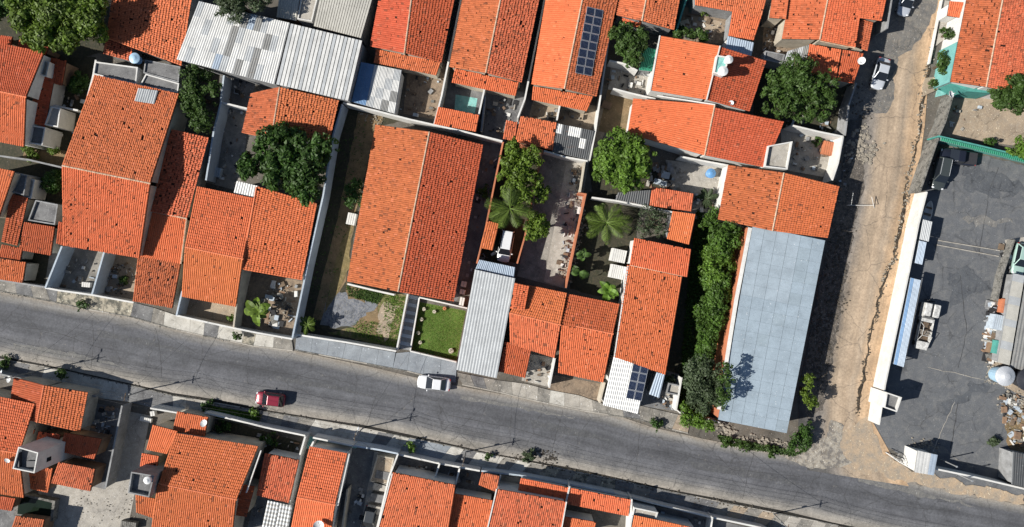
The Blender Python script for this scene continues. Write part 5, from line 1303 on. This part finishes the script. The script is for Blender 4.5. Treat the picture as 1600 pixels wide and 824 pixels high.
palm('lower banana plant in the shaded palm lot', 903, 428, 17, 2.8, 'mid', 10, 'banana_plant', True, cat='banana plant')
palm('banana plant beside the white pergola rack', 948, 455, 19, 2.8, 'lime', 11, 'banana_plant', True, cat='banana plant')
palm('broad-leaved banana plant in the leafy street lot', 400, 488, 24, 3.2, 'bright', 13, 'banana_plant', True, cat='banana plant')
for lb, x, y, r, h, k in [('dark shrub at the kerb of the mottled pavement',130,478,9,1,'deep'), ('shrub at the lower left kerb edge',10,566,10,1.2,'mid'), ('small shrub beside the corner roof',98,584,9,1.4,'mid'),
  ('narrow shrub at the street wall corner',370,524,8,1.4,'mid'), ('small bright shrub by the front wall of the fresh roof house',361,498,6,1,'lime'), ('bright shrub on the grass strip near the red car',395,643,9,.9,'lime'),
  ('dark shrub at left end of the grass strip',325,634,9,1.1,'deep'), ('bright shrub by the lower pavement front wall',642,697,9,1.5,'lime'), ('small shrub at the foot of the strip roof pole',763,714,6,1,'mid'),
  ('dark dry bush at the lower kerb',826,712,10,.7,'grey'), ('weedy dark bush at the junk yard kerb',1025,664,11,.8,'deep'), ('dark weed clump on the earth bank, left',1135,690,9,.6,'mid'), ('dark weed clump on the earth bank, middle',1165,698,9,.5,'mid'),
  ('dark weed clump on the earth bank, right',1205,705,10,.5,'mid'), ('bush on the planter slab of side lane',1458,133,9,1.5,'mid'), ('dark low bush behind the green wall',1545,221,10,1.6,'deep'),
  ('yellowish bush beside the left courtyard wall',50,240,13,1.2,'bright'), ('second yellowish bush beside the left courtyard wall',85,233,10,1.2,'bright'), ('dark bush in the shaded left courtyard',125,130,18,1.8,'deep'), ('dark bush below the left courtyard wall',85,285,18,1.6,'deep'),
  ('dark bush in the planted bottom yard, left',350,668,12,1.4,'deep'), ('dark bush in the planted bottom yard, right',420,688,12,1.3,'deep'), ('pale leafy plant near the junk yard box',1045,592,10,1.4,'grey'), ('small plant in the terraced yard beside the lane',1275,222,8,1,'mid'),
  ('green bush by the lower junk area at right',1550,690,9,.8,'grey'), ('yellow-green bush on the brown top patio',1098,18,8,1.4,'bright'), ('dark bush left in the central dark alley',757,300,10,1.1,'deep'), ('small bush in the dry front yard of big house',195,438,8,.8,'mid')]:
    shrub(lb, x, y, r, h, k)
grass_stuff('short green grass of the walled lawn', [(656,473),(727,487),(712,563),(643,547)], 13000, .06, 'lime')
grass_stuff('weedy grass at the street end of the grassy lot', [(600,458),(638,464),(622,544),(575,530),(540,520),(560,500),(600,505)], 1500, .18, 'lime')
grass_stuff('sparse weeds along the verandah of the central house', [(540,445),(600,455),(590,475),(545,462)], 1500, .2, 'mid')
grass_stuff('bright grass on the kerbside strip', [(330,635),(408,649),(403,662),(330,650)], 4000, .25, 'lime', z=.16)
grass_stuff('dark weeds along the shaded side of the grassy lot', [(520,210),(575,190),(560,300),(530,420),(500,500),(480,500)], 350, .22, 'deep')
grass_stuff('undergrowth in the hedge strip', [(1090,330),(1160,360),(1120,620),(1060,640),(1075,450)], 12000, .4, 'deep')
grass_stuff('weeds on the corner earth bank', [(1120,680),(1250,708),(1275,690),(1240,712),(1130,694)], 2500, .25, 'mid', z=.1)

for lb, a, b in (('upper pale kerb line crossing the asphalt yard',(1466,376),(1562,392)), ('lower pale kerb line crossing the asphalt yard',(1464,383),(1560,401))):
    A=at(*a,.05); B=at(*b,.05); d=(B-A).normalized(); nn=Vector((-d.y,d.x,0))*.06
    tag(MB().prism([tuple((A-nn)[:2]),tuple((B-nn)[:2]),tuple((B+nn)[:2]),tuple((A+nn)[:2])], .02, .15).build('kerb', G['pale'], None), lb, 'kerb', 'kerb lines in the asphalt yard')
wn = MB().box(1.2,1.24,-.75,.15,5.2,6.0).build('window', GLASS, tw, local=True)
# lawn ornaments
for i, (lb, x, y) in enumerate([('white stone ornament in the upper left corner of the lawn',663,483),('second pale ornament near the back of the lawn',679,487),('stone ornament half-way down the left side of lawn',659,499),('round stone ornament low on left side of lawn',654,520),('pale ornament near the bottom left of lawn',657,535),('large white round ornament by the street end of lawn',705,548),('terracotta pot at the back of the lawn',695,482)]):
    o = empty('garden_pot', at(x, y), lb, 'garden ornament', 'ornaments on the lawn'); r = .34 if i == 5 else .24
    MB().lathe([(r*.6,0),(r*.95,.25),(r,.32),(r*.8,.33)], at(x,y), 12).build('pot', W['orange'] if i == 6 else W['cream'], o)
    leaves('foliage', [at(x,y)+Vector((0,0,.45))], [r*.7], 300, .08, LM['mid'], o)
# ================================================================ CLUTTER
def crate(lb, x, y, w_, d, h, ang, m, z=.05, name='crate', cat='crate', group='boxes and boards lying in the yards'):
    o = empty(name, at(x, y, z), lb, cat, group, rz=R(ang))
    t = .03; b = MB(); b.box(-w_/2,w_/2,-d/2,-d/2+t,.02,h).box(-w_/2,w_/2,d/2-t,d/2,.02,h).box(-w_/2,-w_/2+t,-d/2+t,d/2-t,.02,h).box(w_/2-t,w_/2,-d/2+t,d/2-t,.02,h).box(-w_/2+t,w_/2-t,-d/2+t,d/2-t,.02,.05)
    b.build('sides', m, o, local=True)
    k = max(2, int(w_/.25))
    for i in range(k): xx = -w_/2+w_*(i+.5)/k; MB().box(xx-w_/k*.42, xx+w_/k*.42, -d/2-.01, d/2+.01, h+.002, h+.03).build('slat', m, o, local=True)
    return o
STONE = surf('broken_stone', (.38,.34,.28), (.2,.18,.15), scale=2); DARKR = surf('dark_rubble', (.10,.085,.065), (.05,.045,.04), scale=2)
JK = [('white metal rack of slats in the palm lot, upper','',964,400,1.9,1.6,1.4,-12,'white',.05),('white slatted rack in the palm lot, lower','',962,425,1.8,1.7,1.4,-12,'white',.05),
 ('white ladder-like bench at lawn corner','',722,472,.6,1.2,.5,-12,'white',.05),('light square box beside the lawn back wall','',725,444,.7,.7,.5,-12,'white',.05),('second light square box beside the lawn back wall','',723,456,.7,.6,.5,-12,'white',.05),
 ('grey box at the foot of the central house side','',551,343,1.1,1.5,.8,-12,'white',.05),('pale box on the floor of the walled yard at left','',340,270,1.3,1.2,.6,-12,'blue',.05),
 ('white appliance by the cluttered yard wall','',905,330,.6,.9,.8,-12,'white',.05),('orange crate in the cluttered lane yard','',1291,233,1.4,1.7,.6,-12,'orange',.05),('white boards at the wall of bottom beige yard','',230,655,1.5,.5,.4,-12,'white',.05),
 ('blue tarp-covered pile beside the boarded roof','',1551,503,1.6,1.9,1.2,-12,'blue',.05),('orange and white drum rack near the boarded roof','',1562,478,.9,1.8,1.0,-12,'orange',.05),('dark green bin below the boarded roof','',1553,542,1.1,1.7,1.1,-12,'teal',.05),
 ('small white bin beside the parked white tank tower','',242,645,.6,.6,.6,10,'white',.05),('white bench in the blue barrel patio','',1125,318,.8,.5,.4,30,'white',.05),('black dark bench in beige bottom yard','',205,818,2.0,.9,.7,-8,'dark',.05),
 ('pale debris box in the front yard of the left house','',138,445,1.1,.6,.5,-5,'white',.05),('grey pallet in the brown back yard','',1070,40,1.2,1.2,.3,20,'cream',.05),('pallet beside the dark grass lot','',948,165,1.2,.9,.3,-20,'brown',.05)]
for lb, _, x, y, a, b, h, ang, m, z in JK: crate(lb, x, y, a, b, h, ang, W[m], z)
ci = empty('cistern', at(58,795), 'dark open cistern with green water in the bottom left yard', 'cistern')
block('rim', [(24,770),(86,783),(82,815),(22,806)], 0, 1.0, W['dark'], ci); block('water', [(30,774),(81,786),(78,811),(27,803)], 1.0, 1.02, surf('green_water', (.012,.022,.014), rough=.1, bump=0), ci)
trench = [(1462,45),(1450,110),(1441,160),(1436,215),(1420,270),(1414,320),(1404,370),(1392,415),(1378,450),(1366,500),(1356,550),(1347,600),(1338,650)]
sheet('ditch', [(x-1.8+1.7*math.sin(i*2.1), y) for i, (x, y) in enumerate(trench)]+[(x+1.6+1.4*math.sin(i*1.3), y) for i, (x, y) in reversed(list(enumerate(trench)))], surf('ditch_bed', (.03,.025,.02), (.09,.065,.04), scale=1.2, contrast=.15), z=.07, rag=.4)
stones('ditch_stones', trench[:9], 260, .2, .06, .2, STONE, 'broken stones and clods along the ditch of the dirt road')
stones('ditch_dark_stones', trench, 500, .16, .06, .2, DARKR, 'dark clods along the narrow ditch')
stones('rubble', [(1330,220),(1345,250),(1365,240),(1335,205)], 180, .8, .08, .4, STONE, 'heap of rubble at the side lane edge')
stones('rubble', [(1345,130),(1340,160),(1350,190)], 60, .6, .06, .2, DARKR, 'dark dust and grit in the lane shade')
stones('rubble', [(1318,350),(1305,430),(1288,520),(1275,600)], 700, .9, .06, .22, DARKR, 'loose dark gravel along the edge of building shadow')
stones('rubble', [(1120,668),(1145,672),(1140,690),(1190,690),(1232,696)], 200, .4, .08, .32, STONE, 'broken paving pieces on the corner earth bank')
stones('rubble', [(0,560),(70,573),(200,601),(335,630),(492,657),(640,684),(765,710)], 420, .16, .05, .16, DARKR, 'dirt and leaves gathered in the lower left gutter')
stones('rubble', [(765,710),(830,722),(900,738),(962,750),(1048,769),(1125,785),(1215,803)], 480, .2, .05, .2, DARKR, 'dirt and debris gathered in the lower right gutter')
stones('rubble', [(0,455),(78,470),(204,495),(318,525),(458,548)], 200, .15, .04, .13, STONE, 'pale grit along the upper kerb left')
stones('rubble', [(820,712),(850,705),(870,716),(850,722)], 160, .35, .05, .18, DARKR, 'dark heap of swept leaves at the lower kerb')
stones('rubble', [(1455,722),(1420,700),(1440,690),(1470,700)], 120, .5, .06, .25, STONE, 'stones around the gatehouse')
stones('rubble', [(600,190),(560,178)], 60, .5, .05, .2, STONE, 'stones at the back of the grassy lot')
stones('rubble', [(905,260),(900,300),(912,350),(895,400),(885,440)], 260, .35, .06, .3, STONE, 'scraps piled along the concrete yard wall')
stones('rubble', [(1570,480),(1556,560),(1545,600)], 240, .6, .06, .3, STONE, 'scrap and debris beside the boarded roof')
stones('rubble', [(1560,640),(1600,620),(1600,690)], 160, 1.0, .06, .3, STONE, 'scattered scrap at the right edge of the asphalt yard')
stones('rubble', [(120,775),(170,800),(230,790)], 120, 1.2, .04, .14, STONE, 'small scraps strewn on the beige yard')
stones('rubble', [(1060,262),(1040,300),(1095,330)], 120, .6, .06, .3, STONE, 'clutter around the blue barrel patio')
stones('rubble', [(160,405),(200,440),(175,460)], 80, .6, .05, .2, DARKR, 'dark scraps in the front yard of the big left house')
stones('rubble', [(420,450),(450,470),(430,500)], 110, .8, .06, .25, STONE, 'broken boards and stones in the leafy street lot')

def scraps(label, poly, n, big=.7):
    "flat odds and ends nobody could count: boards, offcuts, sheets, rags"
    P = [at(x, y, 0) for x, y in poly]; xs = [p.x for p in P]; ys = [p.y for p in P]; sets = {}
    ms = [W['white'], W['grey'], WOOD, BLACK, W['brown'], W['blue'], G['pale'], W['dark']]
    vs = []; fs = []; mi = []
    while len(vs) < n*8:
        x = random.uniform(min(xs), max(xs)); y = random.uniform(min(ys), max(ys)); c = False; j = len(P)-1
        for i in range(len(P)):
            if (P[i].y > y) != (P[j].y > y) and x < (P[j].x-P[i].x)*(y-P[i].y)/(P[j].y-P[i].y)+P[i].x: c = not c
            j = i
        if not c: continue
        a = random.uniform(0, PI) if random.random() < .5 else R(-13+90*random.randint(0, 1)); l = random.uniform(.1, big); w_ = l*random.choice((.2, .5, .8)); h = random.uniform(.05, .35); z0 = .05
        b = len(vs)
        for z in (z0, z0+h):
            for u, v in ((-l,-w_),(l,-w_),(l,w_),(-l,w_)): vs.append((x+(u*math.cos(a)-v*math.sin(a))*.5, y+(u*math.sin(a)+v*math.cos(a))*.5, z+random.uniform(0,.04)))
        for f in ((4,5,6,7),(0,1,5,4),(1,2,6,5),(2,3,7,6),(3,0,4,7)): fs.append(tuple(b+k for k in f)); mi.append(0)
        k = random.randrange(len(ms)); mi[-5:] = [k]*5
    o = mesh_obj('scraps', vs, fs, ms); o.data.polygons.foreach_set('material_index', mi); return tag(o, label, 'scraps', kind='stuff')
for lb, poly, n, *b in [
 ('odds and ends in the yard below the leftmost top gabled house', [(632,112),(688,120),(678,188),(625,175)], 30), ('scraps on the floor right of the turquoise yard', [(760,150),(815,158),(805,215),(755,205)], 34),
 ('scraps in the brown paved back yard', [(840,165),(920,180),(915,200),(825,185)], 22), ('scraps in the yard left of bright smooth roof', [(955,108),(1012,116),(1005,148),(945,140)], 26),
 ('clutter under the top house with the ragged roof', [(1075,25),(1135,35),(1125,66),(1065,58)], 34), ('clutter in the walled yard by the side lane', [(1238,200),(1312,216),(1300,272),(1230,262)], 40),
 ('clutter along the cement yard between tree and lane', [(1230,180),(1318,195),(1312,212),(1225,200)], 40), ('junk behind the patio of the blue barrel', [(1005,255),(1058,262),(1050,298),(1000,290)], 50, 1.1),
 ('junk beside the solar porch', [(1028,600),(1058,606),(1052,640),(1012,632)], 46), ('odds and ends on the white patio', [(1065,300),(1128,308),(1122,338),(1080,330)], 40),
 ('odds and ends in the narrow brown alley', [(1200,28),(1222,34),(1218,60),(1196,60)], 16), ('clutter in the grey yard next to top weathered cover', [(1195,62),(1225,68),(1220,84),(1192,80)], 14),
 ('junk beside the boarded roof at right edge', [(1545,470),(1566,474),(1552,566),(1536,560)], 190, 1.3), ('scrap on the ground between the round tanks and grey container', [(1560,612),(1600,618),(1600,700),(1572,690)], 70, 1.0), ('scrap around the concrete pad at right edge', [(1562,375),(1600,378),(1600,425),(1560,430)], 30, .8), ('scraps in the dark left courtyard', [(88,100),(140,110),(130,230),(85,225)], 40),
 ('scraps in the left front yard of the big house', [(100,392),(158,402),(142,452),(82,445)], 22), ('scraps in the right front yard of the big house', [(168,404),(212,410),(206,462),(150,455)], 40),
 ('boards in the leafy street lot', [(418,440),(468,448),(452,515),(400,505)], 50, 1.3), ('clutter in the walled yard under the patched shed', [(350,172),(382,176),(374,290),(332,280)], 26),
 ('odds and ends in the upper walled yard', [(352,122),(395,132),(384,160),(350,155)], 24), ('clutter in the concrete yard against the wall', [(895,260),(912,264),(880,435),(868,432)], 60),
 ('odds and ends in the front yard with white party walls', [(640,722),(745,740),(738,758),(635,738)], 40), ('clutter in the bottom right front yards', [(1000,792),(1105,815),(1095,822),(1000,808)], 30),
 ('odds and ends by the bottom left corner roofs', [(130,625),(185,636),(170,700),(150,690)], 36), ('bits in the side passage of central house', [(760,235),(778,240),(735,440),(715,460)], 26),
 ('clutter in the yard of top right house', [(1492,160),(1540,165),(1500,205),(1480,200)], 12), ('junk in the lot behind the parked white SUV', [(755,380),(805,385),(800,410),(752,405)], 12),
 ('odds in the front patio between the projection and next house', [(826,560),(862,566),(856,600),(820,594)], 24), ('bits on the driveway by the stepped path', [(552,760),(575,764),(562,822),(540,820)], 14),
 ('litter on the dirt road edge', [(1300,240),(1330,245),(1320,330),(1308,330)], 24, .4), ('litter by the planted bottom yard', [(346,662),(470,690),(462,708),(345,690)], 30),
 ('clutter beside the bottom pergola', [(392,785),(412,788),(402,824),(385,822)], 10), ('clutter on slabs at upper left', [(232,118),(278,132),(275,142),(225,132)], 0)]:
    if n: scraps(lb, poly, n, *b)

# service wires from the poles to the houses
sw = MB()
for (px, py), tg in [((55,581),[(69,602,3.9),(150,487,2.0)]), ((228,609),[(290,650,3.1),(320,503,2.2),(137,613,3.1)]), ((568,668),[(484,698,4.1),(630,742,4.0),(640,550,2.2)]), ((728,706),[(712,758,4.0),(814,748,3.0),(776,591,3.3)]), ((1208,803),[(1091,826,3.6),(1060,648,2.4)])]:
    A = at(px, py)+Vector((0,0,5.1))
    for x, y, z in tg:
        B = at(x, y, z); prev = None
        for s in range(9):
            t = s/8; p = A.lerp(B, t)-Vector((0,0,.5*4*t*(1-t)))
            if prev is not None: sw.bar(prev, p, .014, n=4)
            prev = p
tag(sw.build('service_wires', BLACK, None), 'thin black service wires fanning from the poles to the houses', 'cables')
